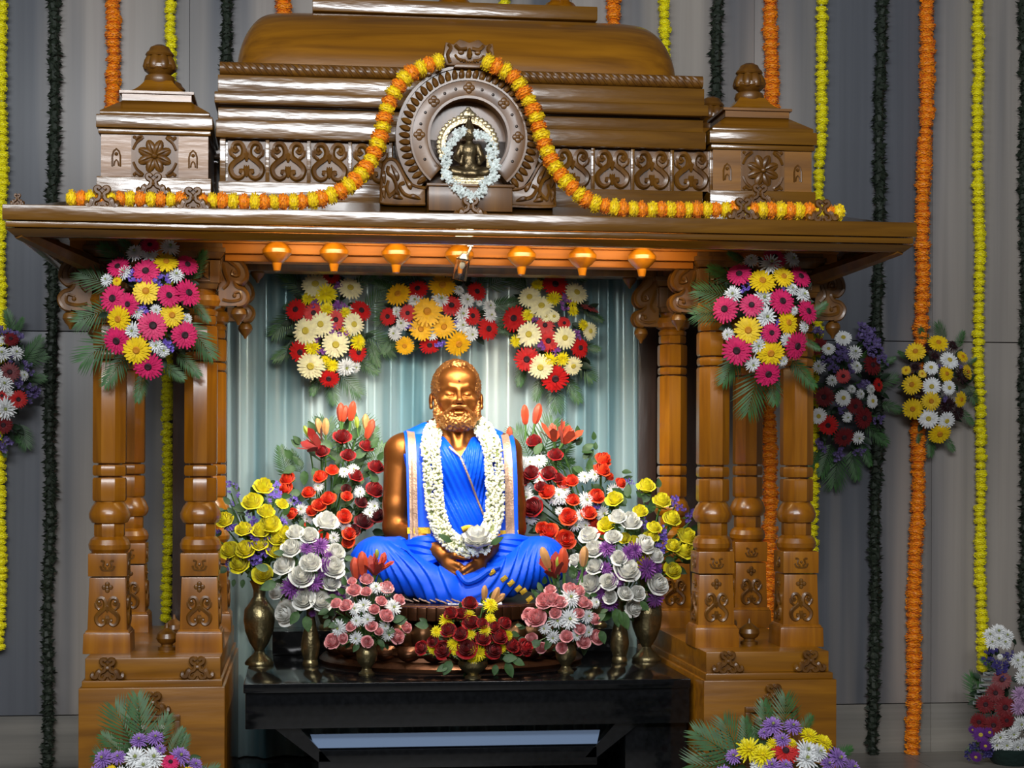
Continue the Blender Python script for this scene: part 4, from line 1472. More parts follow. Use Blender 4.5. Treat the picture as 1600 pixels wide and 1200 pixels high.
part('halo_crown', MB().ball((0, IO.y + .04, HC[1] + .098), (.02, .009, .018), 10, 6).ball((0, IO.y + .035, HC[1] + .112), .009, 8, 5).ball((-.018, IO.y + .04, HC[1] + .096), .009, 8, 5).ball((.018, IO.y + .04, HC[1] + .096), .009, 8, 5), HALO, hb)
sg = thing('tuberose_garland', (0, IO.y - .05, 2.05), 'pale greenish white floret garland looped over the small bronze idol', 'garland')
t = MB()
P = catmull([(-.02, -.02, .165), (-.05, -.035, .15), (-.072, -.05, .10), (-.078, -.058, .05), (-.06, -.068, .005), (-.028, -.075, -.028), (0.0, -.078, -.038), (.03, -.075, -.028), (.06, -.068, .005), (.078, -.058, .05), (.072, -.05, .10), (.05, -.035, .15), (.02, -.02, .165)], 10)
for p in P:
    for k in range(1):
        c = Vector((IO.x, IO.y + .012, IO.z)) + p + Vector((rnd.gauss(0, .007), rnd.gauss(0, .004), rnd.gauss(0, .007)))
        for m in range(5):
            a = 2 * PI * m / 5 + rnd.random()
            d = Vector((math.cos(a), rnd.uniform(-.9, -.1), math.sin(a))) * .0125
            t.tube([c, c + d * .65, c + d], [.0014, .0042, .001], 4)
tag(part('tuberose_florets', t, TUBER, sg), kind='stuff')
part('garland_leaves', MB().tube([Vector((IO.x, IO.y + .018, IO.z)) + p for p in P], .005, 6), LEAFD, sg)

# ================================================================== glass spotlight under the eave
sp = at(722, 378, -0.22)
spot = thing('glass_spotlight', sp, 'clear glass spotlight hanging under the front edge of the canopy', 'lamp')
g0 = at(721, 420, -0.22)
part('lamp_bracket', MB().box(sp.x - .022, sp.x + .03, sp.y - .012, sp.y + .012, sp.z + .015, sp.z + .03).tube([sp + Vector((.024, 0, .018)), sp + Vector((.026, 0, -.02)), g0 + Vector((.012, 0, .03))], .005, 6)
     .box(sp.x + .016, sp.x + .034, sp.y - .01, sp.y + .01, sp.z - .015, sp.z + .015), STEEL, spot, bevel=.001)
ax = Vector((-.18, 0.25, -1)).normalized()
M_ = Matrix.Translation(g0) @ Vector((0, 0, 1)).rotation_difference(-ax).to_matrix().to_4x4()
part('glass_shade', MB().lathe([(.022, .032), (.023, -.034), (.0195, -.034), (.0185, .026), (.001, .026)], 24).xf(M_), GLASS, spot)
part('lamp_holder', MB().lathe([(.016, .028), (.018, .034), (.010, .046), (.004, .05)], 16).xf(M_), STEEL, spot)
part('bulb', MB().ball((0, 0, .012), (.009, .009, .013), 10, 6).xf(M_), plain('frosted_bulb', srgb(230, 225, 210), .3), spot)
light('glass_spotlight_beam', 'SPOT', g0 + ax * 0.05, (0.0, 0.30, 0.95), 36, (1.0, 0.93, 0.80), spot_size=1.9, spot_blend=0.7, shadow_soft_size=0.02)

# ================================================================== flowers: shared meshes, radius 1, axis +z
FM = {}


def petal(mb, a, r0, r1, w, z0, z1, curl_=0.0, tip=0.45, nseg=3, tw=0.0):
    """blade from radius r0 to r1 at angle a"""
    V = []
    ca, sa = math.cos(a), math.sin(a)
    for i in range(nseg + 1):
        t = i / nseg
        r = r0 + (r1 - r0) * t
        z = z0 + (z1 - z0) * t - curl_ * t * t
        ww = w * (0.55 + 0.9 * t - 0.45 * t * t) * (1.0 if i < nseg else tip)
        for s in (-1, 1):
            x, y = r, s * ww
            V.append((x * ca - y * sa, x * sa + y * ca, z + s * tw * ww - (0.12 * ww if 0 < i < nseg else 0)))
    mb.add(V, [(2 * i, 2 * i + 1, 2 * i + 3, 2 * i + 2) for i in range(nseg)])


def flower_mesh(kind, color, var=0):
    key = (kind, color, var)
    if key in FM:
        return FM[key]
    rn = random.Random(hash((kind, var)) % 9999 if False else (sum(ord(c) for c in kind) * 7 + var))
    mb = MB()
    eye = None
    if kind == 'gerbera':
        for n, r1, z0, z1, off in ((22, 1.0, 0.0, 0.10, 0), (20, .86, .06, .20, .5), (16, .55, .10, .26, .2)):
            for i in range(n):
                a = 2 * PI * (i + off) / n + rn.uniform(-.05, .05)
                petal(mb, a, .15, r1 * rn.uniform(.92, 1.03), (.105 if r1 > .6 else .06), z0, z1 + rn.uniform(-.05, .05), .12, .5)
        dark = color in ('pink', 'red', 'darkred', 'maroon')
        e = MB().lathe([(.24, .12), (.25, .18), (.17, .24), (.12, .22), (.0, .23)], 12)
        eye = e.mesh('flower_centre', EYE['dark' if dark else ('gold' if color in ('yellow', 'gold') else 'yellow')], sharp=50)
    elif kind == 'chrys':
        for n, r1, z0, z1, c in ((18, 1.0, 0, .12, .15), (16, .88, .08, .34, .12), (13, .70, .14, .50, .08), (9, .45, .2, .60, .0), (5, .22, .25, .62, 0)):
            off = rn.random()
            for i in range(n):
                a = 2 * PI * (i + off) / n + rn.uniform(-.09, .09)
                petal(mb, a, .04, r1 * rn.uniform(.88, 1.08), .085, z0, z1 + rn.uniform(-.06, .06), c, .35)
        e = MB().lathe([(.12, .35), (.13, .50), (.08, .58), (0, .60)], 8)
        if color in ('white', 'cream', 'lilac'):
            eye = e.mesh('flower_centre', EYE['green'])
    elif kind == 'rose':
        def rp(a, w, rb, rm, rt, z0, z1, c):
            n, m = 5, 5
            V = []
            for j in range(m + 1):
                t = j / m
                r = rb + (rm - rb) * math.sin(min(1, t * 1.25) * PI / 2) + (rt - rm) * max(0, (t - .55) / .45) ** 1.6
                for i in range(n + 1):
                    u = 2 * i / n - 1
                    aa = a + u * w * (0.75 + .25 * math.sin(PI * min(1, t * 1.3)))
                    z = z0 + (z1 - z0) * t * (1 - .16 * u * u * t) - c * max(0, (t - .7) / .3) ** 2
                    rr = r * (1 - .05 * u * u)
                    V.append((rr * math.cos(aa), rr * math.sin(aa), z))
            mb.add(V, [(j * (n + 1) + i, j * (n + 1) + i + 1, (j + 1) * (n + 1) + i + 1, (j + 1) * (n + 1) + i) for j in range(m) for i in range(n)])
        for n, w, rb, rm, rt, z0, z1, c in ((5, .85, .12, .84, 1.12, -.95, .22, .22), (5, .85, .12, .78, .88, -.9, .44, .10), (5, .85, .1, .62, .66, -.8, .66, .04), (4, 1.0, .1, .46, .44, -.7, .80, 0), (3, 1.2, .08, .30, .26, -.6, .88, 0), (3, 1.2, .06, .16, .12, -.5, .90, 0)):
            o = rn.random() * 6
            for i in range(n):
                rp(o + 2 * PI * i / n + rn.uniform(-.12, .12), w, rb, rm * rn.uniform(.94, 1.06), rt * rn.uniform(.93, 1.08), z0, z1 * rn.uniform(.92, 1.05), c)
                e = MB()
        for i in range(5):
            petal(e, 2 * PI * i / 5, .08, .85, .16, -1.0, -.62, .25, .15)
        e.tube([(0, 0, -.85), (0, 0, -1.15), (0.04, 0, -2.2)], [.22, .14, .07], 6)
        eye = e.mesh('sepals', STEM)
    elif kind == 'marigold':
        mb.ball((0, 0, 0), (.84, .84, .62), 12, 8)
        for j, (n, b_) in enumerate(((12, -.62), (15, -.25), (16, .1), (14, .45), (10, .8), (6, 1.15))):
            for i in range(n):
                a = 2 * PI * (i + .5 * (j % 2)) / n + rn.uniform(-.1, .1)
                bb = b_ + rn.uniform(-.10, .10)
                d = Vector((math.cos(a) * math.cos(bb), math.sin(a) * math.cos(bb), .74 * math.sin(bb)))
                sd = Vector((-math.sin(a), math.cos(a), 0)) * .22
                up_ = Vector((0, 0, 1)).cross(sd).normalized() * 0
                e_ = Vector((-math.cos(a) * math.sin(bb), -math.sin(a) * math.sin(bb), math.cos(bb))) * rn.uniform(-.14, .14)
                t_ = d * rn.uniform(1.0, 1.12)
                mb.add([d * .72, d * .92 + sd + e_, t_ + e_ * .5, d * .92 - sd - e_], [(0, 1, 2), (0, 2, 3)])
    elif kind == 'statice':
        for i in range(11):
            c = Vector((rn.gauss(0, .42), rn.gauss(0, .42), rn.uniform(-.3, .35)))
            for k in range(5):
                a = 2 * PI * k / 5 + rn.random()
                d = Vector((math.cos(a), math.sin(a), .55)) * .30
                n_ = Vector((-math.sin(a), math.cos(a), 0)) * .12
                mb.add([c, c + d * .7 + n_, c + d, c + d * .7 - n_], [(0, 1, 2, 3)])
        e = MB()
        for i in range(4):
            e.tube([(0, 0, -1.4), (rn.gauss(0, .3), rn.gauss(0, .3), -.1)], .05, 4)
        eye = e.mesh('stem', STEM)
    elif kind == 'lilybud':
        mb.lathe([(.10, 0), (.17, .12), (.23, .45), (.22, .70), (.13, .92), (.03, 1.0)], 12, rib=(6, -.22))
        eye = MB().tube([(0, 0, .02), (0, 0, -.35), (.05, 0, -.8)], [.07, .05, .05], 6).mesh('stem', STEM)
    elif kind == 'lily':
        for i in range(6):
            a = 2 * PI * i / 6 + rn.uniform(-.1, .1)
            petal(mb, a, .06, .62 + .1 * (i % 2), .19, .0, 1.0 - .2 * (i % 2), .15, .12, 5)
        for i in range(5):
            a = 2 * PI * i / 5
            mb.tube([(0, 0, .1), (.12 * math.cos(a), .12 * math.sin(a), .75)], .02, 4)
        eye = MB().tube([(0, 0, .05), (0, 0, -.35), (.05, 0, -.8)], [.08, .05, .05], 6).mesh('stem', STEM)
    me = mb.mesh(kind, PETAL[color] if color in PETAL else MATS[color], sharp=60 if kind in ('rose', 'lilybud', 'lily') else 30)
    FM[key] = (me, eye)
    return FM[key]


NAMES = {'gerbera': 'gerbera', 'chrys': 'chrysanthemum', 'rose': 'rose', 'marigold': 'marigold', 'statice': 'statice', 'lilybud': 'lily_bud', 'lily': 'lily'}
CENTRE = {'gerbera': 'flower_centre', 'chrys': 'flower_centre', 'rose': 'sepals', 'statice': 'stem', 'lilybud': 'stem', 'lily': 'stem'}
FR = random.Random(5)


def flower(root, kind, color, p, size, n, spin=None):
    me, eye = flower_mesh(kind, color, FR.randrange(3))
    o = obj(NAMES[kind], me, root, p)
    o.rotation_mode = 'QUATERNION'
    o.rotation_quaternion = Vector((0, 0, 1)).rotation_difference(Vector(n).normalized()) @ Quaternion((0, 0, 1), FR.uniform(0, 6.28) if spin is None else spin)
    o.scale = (size,) * 3
    if eye is not None:
        c = bpy.data.objects.new(CENTRE[kind], eye)
        COL.objects.link(c)
        c.parent = o
    return o


# code letter -> (kind, colour, size factor, depth offset)
CODE = {'p': ('gerbera', 'pink', 1.08, 0), 'y': ('gerbera', 'yellow', 1.08, .0), 'w': ('chrys', 'white', 1.25, .012), 's': ('statice', 'violet', 1.25, .015),
        'r': ('gerbera', 'red', 1.08, .008), 'c': ('gerbera', 'cream', 1.08, 0), 'Y': ('gerbera', 'gold', 1.08, 0), 'k': ('chrys', 'chryyellow', 1.2, .008),
        'u': ('statice', 'purple', 1.25, .01), 'd': ('gerbera', 'darkred', 1.05, .01), 'm': ('chrys', 'maroon', 1.05, .02), 'W': ('gerbera', 'white', 1.05, 0),
        'l': ('chrys', 'lilac', 1.2, 0), 'U': ('chrys', 'purple', 1.25, .01), 'O': ('rose', 'orange', 1.2, 0), 'R': ('rose', 'rosered', 1.2, 0),
        'Q': ('rose', 'rosewhite', 1.2, 0), 'G': ('rose', 'roseyellow', 1.2, 0), 'P': ('rose', 'rosepink', 1.2, 0), 'b': ('lilybud', 'lily', 1.0, 0),
        'B': ('lilybud', 'lilypale', 1.0, 0), 'g': ('lilybud', 'green_bud', 1.0, 0), 'L': ('lily', 'lilyred', 1.0, 0), 'M': ('lily', 'lily', 1.0, 0),
        'v': ('statice', 'blueviolet', 1.1, .02), 'a': ('chrys', 'mauve', 1.15, 0), 'i': ('gerbera', 'iris', 1.0, 0), 'z': ('statice', 'dull', 1.25, .015), 'D': ('rose', 'darkred', 1.2, .02)}


def leaf_mesh(mat, name='leaf'):
    V = []
    n = 6
    for i in range(n + 1):
        t = i / n
        w = .30 * math.sin(PI * t ** .8) ** .8
        z = -.25 * t * t
        V += [(t, -w, z + .08 * w), (t, 0, z - .05), (t, w, z + .08 * w)]
    Fc = []
    for i in range(n):
        a = 3 * i
        Fc += [(a, a + 1, a + 4, a + 3), (a + 1, a + 2, a + 5, a + 4)]
    return MB().add(V, Fc).mesh(name, mat, sharp=70)


LEAFM = leaf_mesh(LEAF)
LEAFDM = leaf_mesh(LEAFD)


def frond_mesh(n, spread, droop, seed):
    rn = random.Random(seed)
    mb = MB()
    mb.tube([(t / 8, 0, -droop * (t / 8) ** 2) for t in range(9)], [.010] * 6 + [.006, .004, .002], 4)
    for i in range(n):
        t = .10 + .88 * i / (n - 1)
        L = spread * math.sin(PI * (.18 + .74 * t)) ** .7
        for s in (-1, 1):
            a = (1.15 - .75 * t) + rn.uniform(-.06, .06)
            d = Vector((math.cos(a), s * math.sin(a), -.12 - .1 * rn.random()))
            b = Vector((t, 0, -droop * t * t))
            nrm = Vector((-d.y, d.x, 0)).normalized() * .027
            mid = b + d * L * .45 + Vector((0, 0, .02))
            tip = b + d * L + Vector((0, 0, -.07 * L))
            mb.add([b - nrm * .4, b + nrm * .4, mid + nrm, mid - nrm, tip], [(0, 1, 2, 3), (3, 2, 4)])
    return mb.mesh('palm_frond', PALM, sharp=50)


FROND = [frond_mesh(14, .55, .10, 1), frond_mesh(12, .75, .20, 2), frond_mesh(15, .45, .05, 3)]


def frond(root, b, t, Yb, Yt, v=0, wid=1.0, roll=0.0):
    pb, pt = at(b[0], b[1], Yb), at(t[0], t[1], Yt)
    d = pt - pb
    L = d.length
    x = d.normalized()
    z = Vector((0, -1, .15))
    z = (z - x * z.dot(x)).normalized()
    y = z.cross(x)
    o = obj('palm_frond', FROND[v % 3], root, pb)
    o.rotation_mode = 'QUATERNION'
    q = Matrix((x, y, z)).transposed().to_quaternion()
    o.rotation_quaternion = q @ Quaternion((1, 0, 0), roll)
    o.scale = (L, L * wid, L)
    return o


def parse(txt):
    out = []
    for chunk in txt.split(';'):
        chunk = chunk.strip()
        if not chunk:
            continue
        k, rest = chunk.split(':')
        for e in rest.split():
            out.append((k.strip(), [float(q) for q in e.split(',')]))
    return out


def arrange(root, txt, tr, Yc, bulge, ell, foliage=60, leafpx=20, stems=None, dark=False, up=0.1, back=0.035):
    """flowers on a dome: tr=(ox,oy,scale) maps the listed crop coordinates to photograph pixels;
    ell=(cx,cy,rx,ry) in pixels is the dome's outline at depth Yc"""
    ox, oy, sc = tr
    cx, cy, rx, ry = ell
    base = []
    for k, e in parse(txt):
        kind, col, f, dy = CODE[k]
        px, py, r = ox + e[0] / sc, oy + e[1] / sc, e[2] / sc
        nx, nz = (px - cx) / rx, (cy - py) / ry
        rr = min(1.0, nx * nx + nz * nz)
        Y = Yc - bulge * math.sqrt(max(0.0, 1 - .92 * rr)) + dy + FR.uniform(-.006, .006)
        p = at(px, py, Y)
        size = r * mpp(p) * f
        if kind in ('lilybud', 'lily'):
            tilt = math.radians(e[3]) if len(e) > 3 else 0.0
            n = Vector((math.sin(tilt), -.15 if kind == 'lilybud' else -.35, math.cos(tilt)))
            L = 2 * r * mpp(p)
            q = p - n.normalized() * L * .5
            flower(root, kind, col, q, L, n)
            base.append(q)
            continue
        n = Vector((nx * .75 + FR.uniform(-.15, .15), -1.0, nz * .65 + up + FR.uniform(-.15, .15)))
        if kind == 'rose':
            n = Vector((nx * .7 + FR.uniform(-.2, .2), -.9, nz * .5 + (.85 if col == 'roseyellow' else .62) + up + FR.uniform(-.2, .25)))
        if len(e) > 3:      # seen from the side: direction angle in the image plane
            a = math.radians(e[3])
            n = Vector((math.sin(a), -.35, math.cos(a)))
        flower(root, kind, col, p, size, n)
        base.append(p + Vector((0, .02, -.01)))
    # foliage behind the flowers
    lm = LEAFDM if dark else LEAFM
    mb = MB()
    V0 = [Vector(v.co) for v in lm.vertices]
    P0 = [tuple(p.vertices) for p in lm.polygons]
    for i in range(foliage):
        a, r = FR.uniform(0, 2 * PI), math.sqrt(FR.random()) * (.80 if dark else .95)
        px, py = cx + rx * r * math.cos(a), cy - ry * r * math.sin(a)
        p = at(px, py, Yc - bulge * math.sqrt(max(0, 1 - r * r)) * .62 + back)
        L = leafpx * .8 * mpp(p) * FR.uniform(.7, 1.3)
        d = Vector((math.cos(a) * (r + .2) + FR.uniform(-.7, .7), FR.uniform(-.7, .1), math.sin(a) * (r + .1) + FR.uniform(-.7, .7))).normalized()
        z = Vector((FR.uniform(-.5, .5), -1, FR.uniform(-.2, .8)))
        z = (z - d * z.dot(d)).normalized()
        M_ = Matrix.Translation(p) @ Matrix((d, z.cross(d), z)).transposed().to_4x4() @ Matrix.Scale(L, 4)
        mb.add([M_ @ v for v in V0], P0)
    if foliage:
        tag(part('foliage', mb, LEAFD if dark else LEAF, root, sharp=70), kind='stuff')
    if stems is not None:
        mb = MB()
        for b in base:
            m = (b + stems) * .5 + Vector((0, .02, .01))
            mb.tube([stems + Vector((FR.uniform(-.012, .012), FR.uniform(-.012, .012), -.03)), m, b + Vector((0, .02, -.02))], .0028, 4)
        tag(part('stems', mb, STEM, root), kind='stuff')


def leaves(root, pts, Y, dark=False):
    for (px, py, L, an) in pts:
        p = at(px, py, Y)
        a = math.radians(an)
        d = Vector((math.cos(a), -.25, math.sin(a))).normalized()
        z = Vector((FR.uniform(-.3, .3), -1, .35))
        z = (z - d * z.dot(d)).normalized()
        o = obj('leaf', LEAFDM if dark else LEAFM, root, p)
        o.rotation_mode = 'QUATERNION'
        o.rotation_quaternion = Matrix((d, z.cross(d), z)).transposed().to_quaternion()
        o.scale = (L * mpp(p),) * 3


def spray(name, px, py, Y, label):
    g_ = 'gerbera sprays on the columns' if Y < 0 else ('gerbera sprays on the curtain' if Y < 1 else 'flower sprays on the marble wall')
    return thing(name, at(px, py, Y), label, 'flower spray', g_)


# ---------------------------------------------------------------- sprays on the columns
A = spray('flower_spray', 235, 480, -0.12, 'pink, yellow and white gerbera spray tied to the columns left of the statue')
arrange(A, 'p:460,115,50 290,230,60 440,255,72 660,220,60 265,400,75 345,430,60 560,385,65 665,370,72 475,545,80 285,625,75 645,595,72 452,762,75;'
           'y:548,205,62 440,362,72 295,510,70 578,488,65 390,675,75 285,305,28;'
           'w:383,155,45 460,165,42 565,130,48 325,260,38 230,300,32 600,275,40 395,475,32 492,462,28 370,570,42 655,510,28 492,650,35 530,675,35;'
           's:360,285,40 540,295,40 425,442,35 565,640,35', (100, 350, 3.43), -0.13, 0.11, (233, 480, 85, 115), 70, 22, dark=True)
for b, t, v in [((205, 420), (160, 385), 0), ((180, 450), (128, 425), 1), ((175, 480), (122, 500), 1), ((190, 520), (130, 560), 1), ((200, 550), (165, 598), 0), ((225, 580), (215, 625), 2), ((255, 570), (285, 590), 0),
                ((275, 550), (310, 585), 2), ((290, 500), (330, 555), 0), ((300, 440), (318, 395), 2), ((215, 400), (190, 375), 0), ((300, 470), (325, 500), 2)]:
    frond(A, b, t, -0.10, -0.115, v, .8)
Bq = spray('flower_spray', 1195, 495, -0.12, 'pink, yellow and white gerbera spray tied to the columns right of the statue')
arrange(Bq, 'p:715,65,52 558,140,55 830,150,52 495,295,60 612,278,52 748,260,58 862,305,55 548,478,65 700,400,45 812,458,62 685,582,58;'
            'y:660,170,60 755,150,48 598,388,60 775,355,52 697,490,60;'
            'w:790,75,35 612,80,32 697,95,45 530,230,35 665,245,42 838,232,34 790,205,28 675,330,42 508,408,25 640,455,36 768,430,30 845,375,25 618,540,32 752,525,22 800,300,20;'
            's:585,205,22 755,205,16 820,180,14 725,352,18 675,490,14 660,415,16', (960, 380, 2.858), -0.13, 0.11, (1197, 494, 82, 105), 70, 22, dark=True)
for b, t, v in [((1155, 440), (1112, 420), 0), ((1145, 465), (1095, 452), 1), ((1135, 485), (1090, 490), 1), ((1160, 540), (1132, 595), 0), ((1185, 575), (1172, 640), 1), ((1205, 580), (1212, 628), 0), ((1235, 560), (1272, 602), 2),
                ((1260, 500), (1290, 475), 2), ((1255, 530), (1280, 545), 2), ((1165, 410), (1140, 395), 2)]:
    frond(Bq, b, t, -0.10, -0.115, v, .8)

# ---------------------------------------------------------------- sprays on the curtain
T3 = (400, 400, 2.857)
C1 = spray('flower_spray', 515, 515, 0.88, 'red, cream and yellow gerbera spray hanging on the curtain above the left lilies')
arrange(C1, 'r:335,92,40 180,240,50 258,255,45 468,245,50 355,285,45 200,428,52 455,430,45 325,545,45;'
            'c:265,130,62 420,145,55 225,335,62 290,305,55 435,305,50 355,395,60 245,490,62;'
            'k:310,170,48 315,238,28 400,255,26 235,190,30 250,410,35 405,335,26 455,385,35 310,465,22 340,490,28; w:400,495,38 440,495,25;'
            'u:370,130,28 265,210,25 365,215,35 345,335,35 270,385,28 295,430,24', T3, 0.90, 0.12, (513, 512, 72, 95), 60, 22, dark=True)
for b, t, v in [((480, 460), (440, 425), 0), ((460, 490), (428, 520), 1), ((465, 540), (430, 560), 0), ((500, 580), (488, 615), 2), ((515, 590), (522, 628), 0), ((530, 585), (560, 612), 1), ((555, 560), (588, 580), 0),
                ((565, 520), (612, 545), 1), ((570, 490), (606, 452), 1), ((550, 450), (585, 425), 0), ((470, 470), (445, 480), 2), ((575, 530), (590, 570), 2)]:
    frond(C1, b, t, 0.90, 0.88, v, .8)
C2 = spray('flower_spray', 690, 490, 0.88, 'golden gerbera spray with red and white flowers hanging on the curtain above the statue head')
arrange(C2, 'Y:635,172,55 832,135,60 765,250,65 738,325,52 838,315,52 665,400,42 903,390,58;'
            'r:722,148,48 985,160,45 590,270,40 678,255,38 872,222,48 965,268,42 1035,325,52 775,395,45;'
            'w:712,198,32 825,195,38 940,200,32 905,155,22 630,250,22 655,300,30 1040,225,28 1045,265,28 920,260,35 920,310,32 960,348,32 620,345,30 785,345,28 995,210,14;'
            's:800,195,16 900,305,24 695,315,22 820,385,24 702,240,12', T3, 0.90, 0.12, (688, 490, 98, 68), 60, 22, dark=True)
for b, t, v in [((625, 460), (588, 440), 0), ((620, 490), (590, 500), 1), ((620, 520), (600, 550), 0), ((760, 450), (800, 425), 1), ((765, 480), (808, 470), 0), ((640, 440), (640, 420), 2), ((700, 440), (695, 418), 2),
                ((745, 450), (765, 422), 0), ((660, 445), (612, 428), 1), ((770, 510), (800, 520), 2)]:
    frond(C2, b, t, 0.90, 0.88, v, .8)
C3 = spray('flower_spray', 865, 515, 0.88, 'red, cream and yellow gerbera spray hanging on the curtain right of the statue head')
arrange(C3, 'r:1335,130,58 1155,280,58 1490,235,45,20 1290,310,42 1305,378,48 1375,300,30 1210,460,55 1445,410,45 1335,545,62;'
            'c:1222,185,50 1275,225,55 1430,165,52 1220,350,55 1378,365,50 1270,495,55 1490,335,40 1415,490,42 1330,270,28 1295,270,25;'
            'k:1258,130,28 1330,190,32 1412,200,28 1415,245,25 1215,265,28 1160,380,26 1308,465,32 1368,460,30 1460,308,24;'
            'u:1375,205,32 1245,280,16 1265,395,28 1345,425,28 1435,345,24', T3, 0.90, 0.12, (862, 518, 75, 95), 60, 22, dark=True)
for b, t, v in [((825, 450), (792, 425), 0), ((820, 480), (788, 505), 1), ((820, 560), (812, 600), 2), ((845, 590), (838, 622), 0), ((865, 600), (872, 638), 1), ((885, 590), (905, 625), 0), ((900, 560), (925, 590), 1),
                ((905, 540), (935, 545), 0), ((910, 480), (940, 500), 2), ((900, 440), (925, 425), 0)]:
    frond(C3, b, t, 0.90, 0.88, v, .8)

# ---------------------------------------------------------------- sprays on the wall
T7 = (1240, 480, 3.75)
W1 = spray('flower_spray', 1330, 620, 1.38, 'dark red, white and violet wall spray just right of the right columns')
arrange(W1, 'W:290,180,52 290,532,50 460,550,45 148,638,50 205,245,40; w:358,265,38 365,350,34 150,350,36 225,430,30 340,480,22 450,480,26 390,510,26 315,645,28 378,765,34;'
            'd:140,230,60 460,340,62 180,525,60 410,650,65 295,760,60 360,580,50; r:290,405,42 495,455,40 203,690,58;'
            'z:265,260,45 220,340,40 335,345,40 400,440,40 420,180,70 400,130,40 480,220,45 520,300,40 500,650,35 275,590,30 230,80,30 290,280,40 280,860,45 390,840,30 130,150,45 170,800,40 460,150,45 440,260,50',
        T7, 1.39, 0.14, (1325, 610, 70, 105), 80, 20, dark=True)
for b, t, v in [((1300, 690), (1285, 740), 0), ((1310, 700), (1306, 755), 1), ((1330, 700), (1340, 745), 0), ((1345, 690), (1360, 725), 2), ((1370, 600), (1400, 590), 1), ((1375, 630), (1408, 640), 0), ((1370, 570), (1398, 560), 2),
                ((1350, 660), (1385, 690), 0), ((1280, 690), (1265, 735), 2)]:
    frond(W1, b, t, 1.40, 1.38, v, .8)
W2 = spray('flower_spray', 1465, 605, 1.38, 'yellow and white gerbera wall spray overlapping the orange garland')
arrange(W2, 'y:848,210,58 715,262,60 695,455,58 700,595,60 805,550,55 980,540,48 1020,380,45 990,290,38 895,390,48 855,740,65 660,370,28 755,390,25;'
            'W:912,312,58 805,355,45 808,465,55 910,472,45 790,652,60 895,665,55; m:790,235,35 930,230,38 830,285,30 712,350,38 735,500,38 985,400,55 900,580,60 960,620,50;'
            'z:855,355,22 970,345,20 880,530,25', T7, 1.39, 0.12, (1465, 602, 58, 88), 60, 18, dark=True)
for b, t, v in [((1450, 540), (1440, 515), 0), ((1475, 535), (1468, 508), 1), ((1495, 545), (1505, 520), 0), ((1510, 570), (1525, 560), 2), ((1510, 600), (1525, 625), 1), ((1500, 640), (1520, 660), 0), ((1440, 670), (1435, 690), 2),
                ((1455, 680), (1455, 710), 0), ((1475, 680), (1490, 702), 0), ((1420, 560), (1405, 550), 2)]:
    frond(W2, b, t, 1.40, 1.38, v, .8)
W3 = spray('flower_spray', 5, 600, 1.38, 'dark red and white wall spray at the left edge of the photograph')
arrange(W3, 'd:50,390,38 45,545,48 15,790,45 -60,480,50 -70,640,50; r:85,672,42 10,655,30 -80,560,42; W:-40,420,45 -30,560,45 -110,600,45;'
            'w:10,460,35 75,455,32 15,395,20 110,560,22 22,600,35 25,715,45 40,640,20 -50,720,40;'
            'z:15,350,40 95,390,28 75,370,20 125,520,28 150,650,35 20,870,40 45,470,30 140,620,25 -50,350,40 -60,830,40 90,600,25', (0, 400, 3), 1.39, 0.14, (0, 605, 52, 105), 70, 20, dark=True)
for b, t, v in [((20, 520), (10, 488), 0), ((25, 520), (35, 498), 2), ((35, 565), (68, 555), 1), ((35, 590), (68, 590), 0), ((30, 575), (62, 530), 2), ((30, 660), (40, 695), 1), ((20, 680), (30, 690), 0), ((5, 690), (8, 712), 2)]:
    frond(W3, b, t, 1.40, 1.38, v, .8)

# ---------------------------------------------------------------- arrangements standing in front of the plinths
FY = -0.55
P4 = at(230, 1245, FY)
E1 = thing('flower_arrangement', Vector((P4.x, FY, 0)), 'lilac and white chrysanthemum arrangement with palm leaves before the left plinth', 'flower arrangement')
arrange(E1, 'l:870,1030,50 970,1015,50 650,1145,60 740,1135,45 1000,1085,35 1125,1130,60 1220,1180,40 600,1240,55 1280,1260,55; w:850,1140,65 960,1140,65 900,1190,60 760,1260,60 1000,1290,60; p:1065,1165,55 850,1310,60;'
            'y:690,1220,40 1180,1230,40 920,1360,55', (0, 900, 4), FY + .03, 0.12, (232, 1245, 95, 88), 60, 22, up=.35)
for b, t, v in [((225, 1175), (214, 1092), 0), ((215, 1180), (180, 1110), 1), ((200, 1185), (160, 1150), 0), ((195, 1195), (150, 1180), 1), ((240, 1170), (262, 1120), 0), ((265, 1180), (285, 1140), 2), ((275, 1190), (292, 1150), 2), ((300, 1220), (340, 1200), 0)]:
    frond(E1, b, t, FY + .02, FY + .03, v, .85)
P5 = at(1215, 1250, FY)
E2 = thing('flower_arrangement', Vector((P5.x, FY, 0)), 'yellow, red and lilac chrysanthemum arrangement with palm leaves before the right plinth', 'flower arrangement')
arrange(E2, 'l:478,1015,45 567,1018,38 520,1075,34 440,1045,25 305,1150,35 475,1190,35 535,1190,30 765,1160,50 720,1185,35 830,1200,40 260,1230,40; k:375,1120,55 435,1145,50 640,1058,38 700,1090,42 480,1092,28 560,1092,25 600,1280,50;'
            'r:535,1125,60 420,1280,55; w:625,1125,48 625,1165,50 680,1135,42 415,1190,35 520,1260,45 700,1250,45', (1040, 780, 2.857), FY + .03, 0.12, (1225, 1235, 105, 92), 60, 22, up=.35)
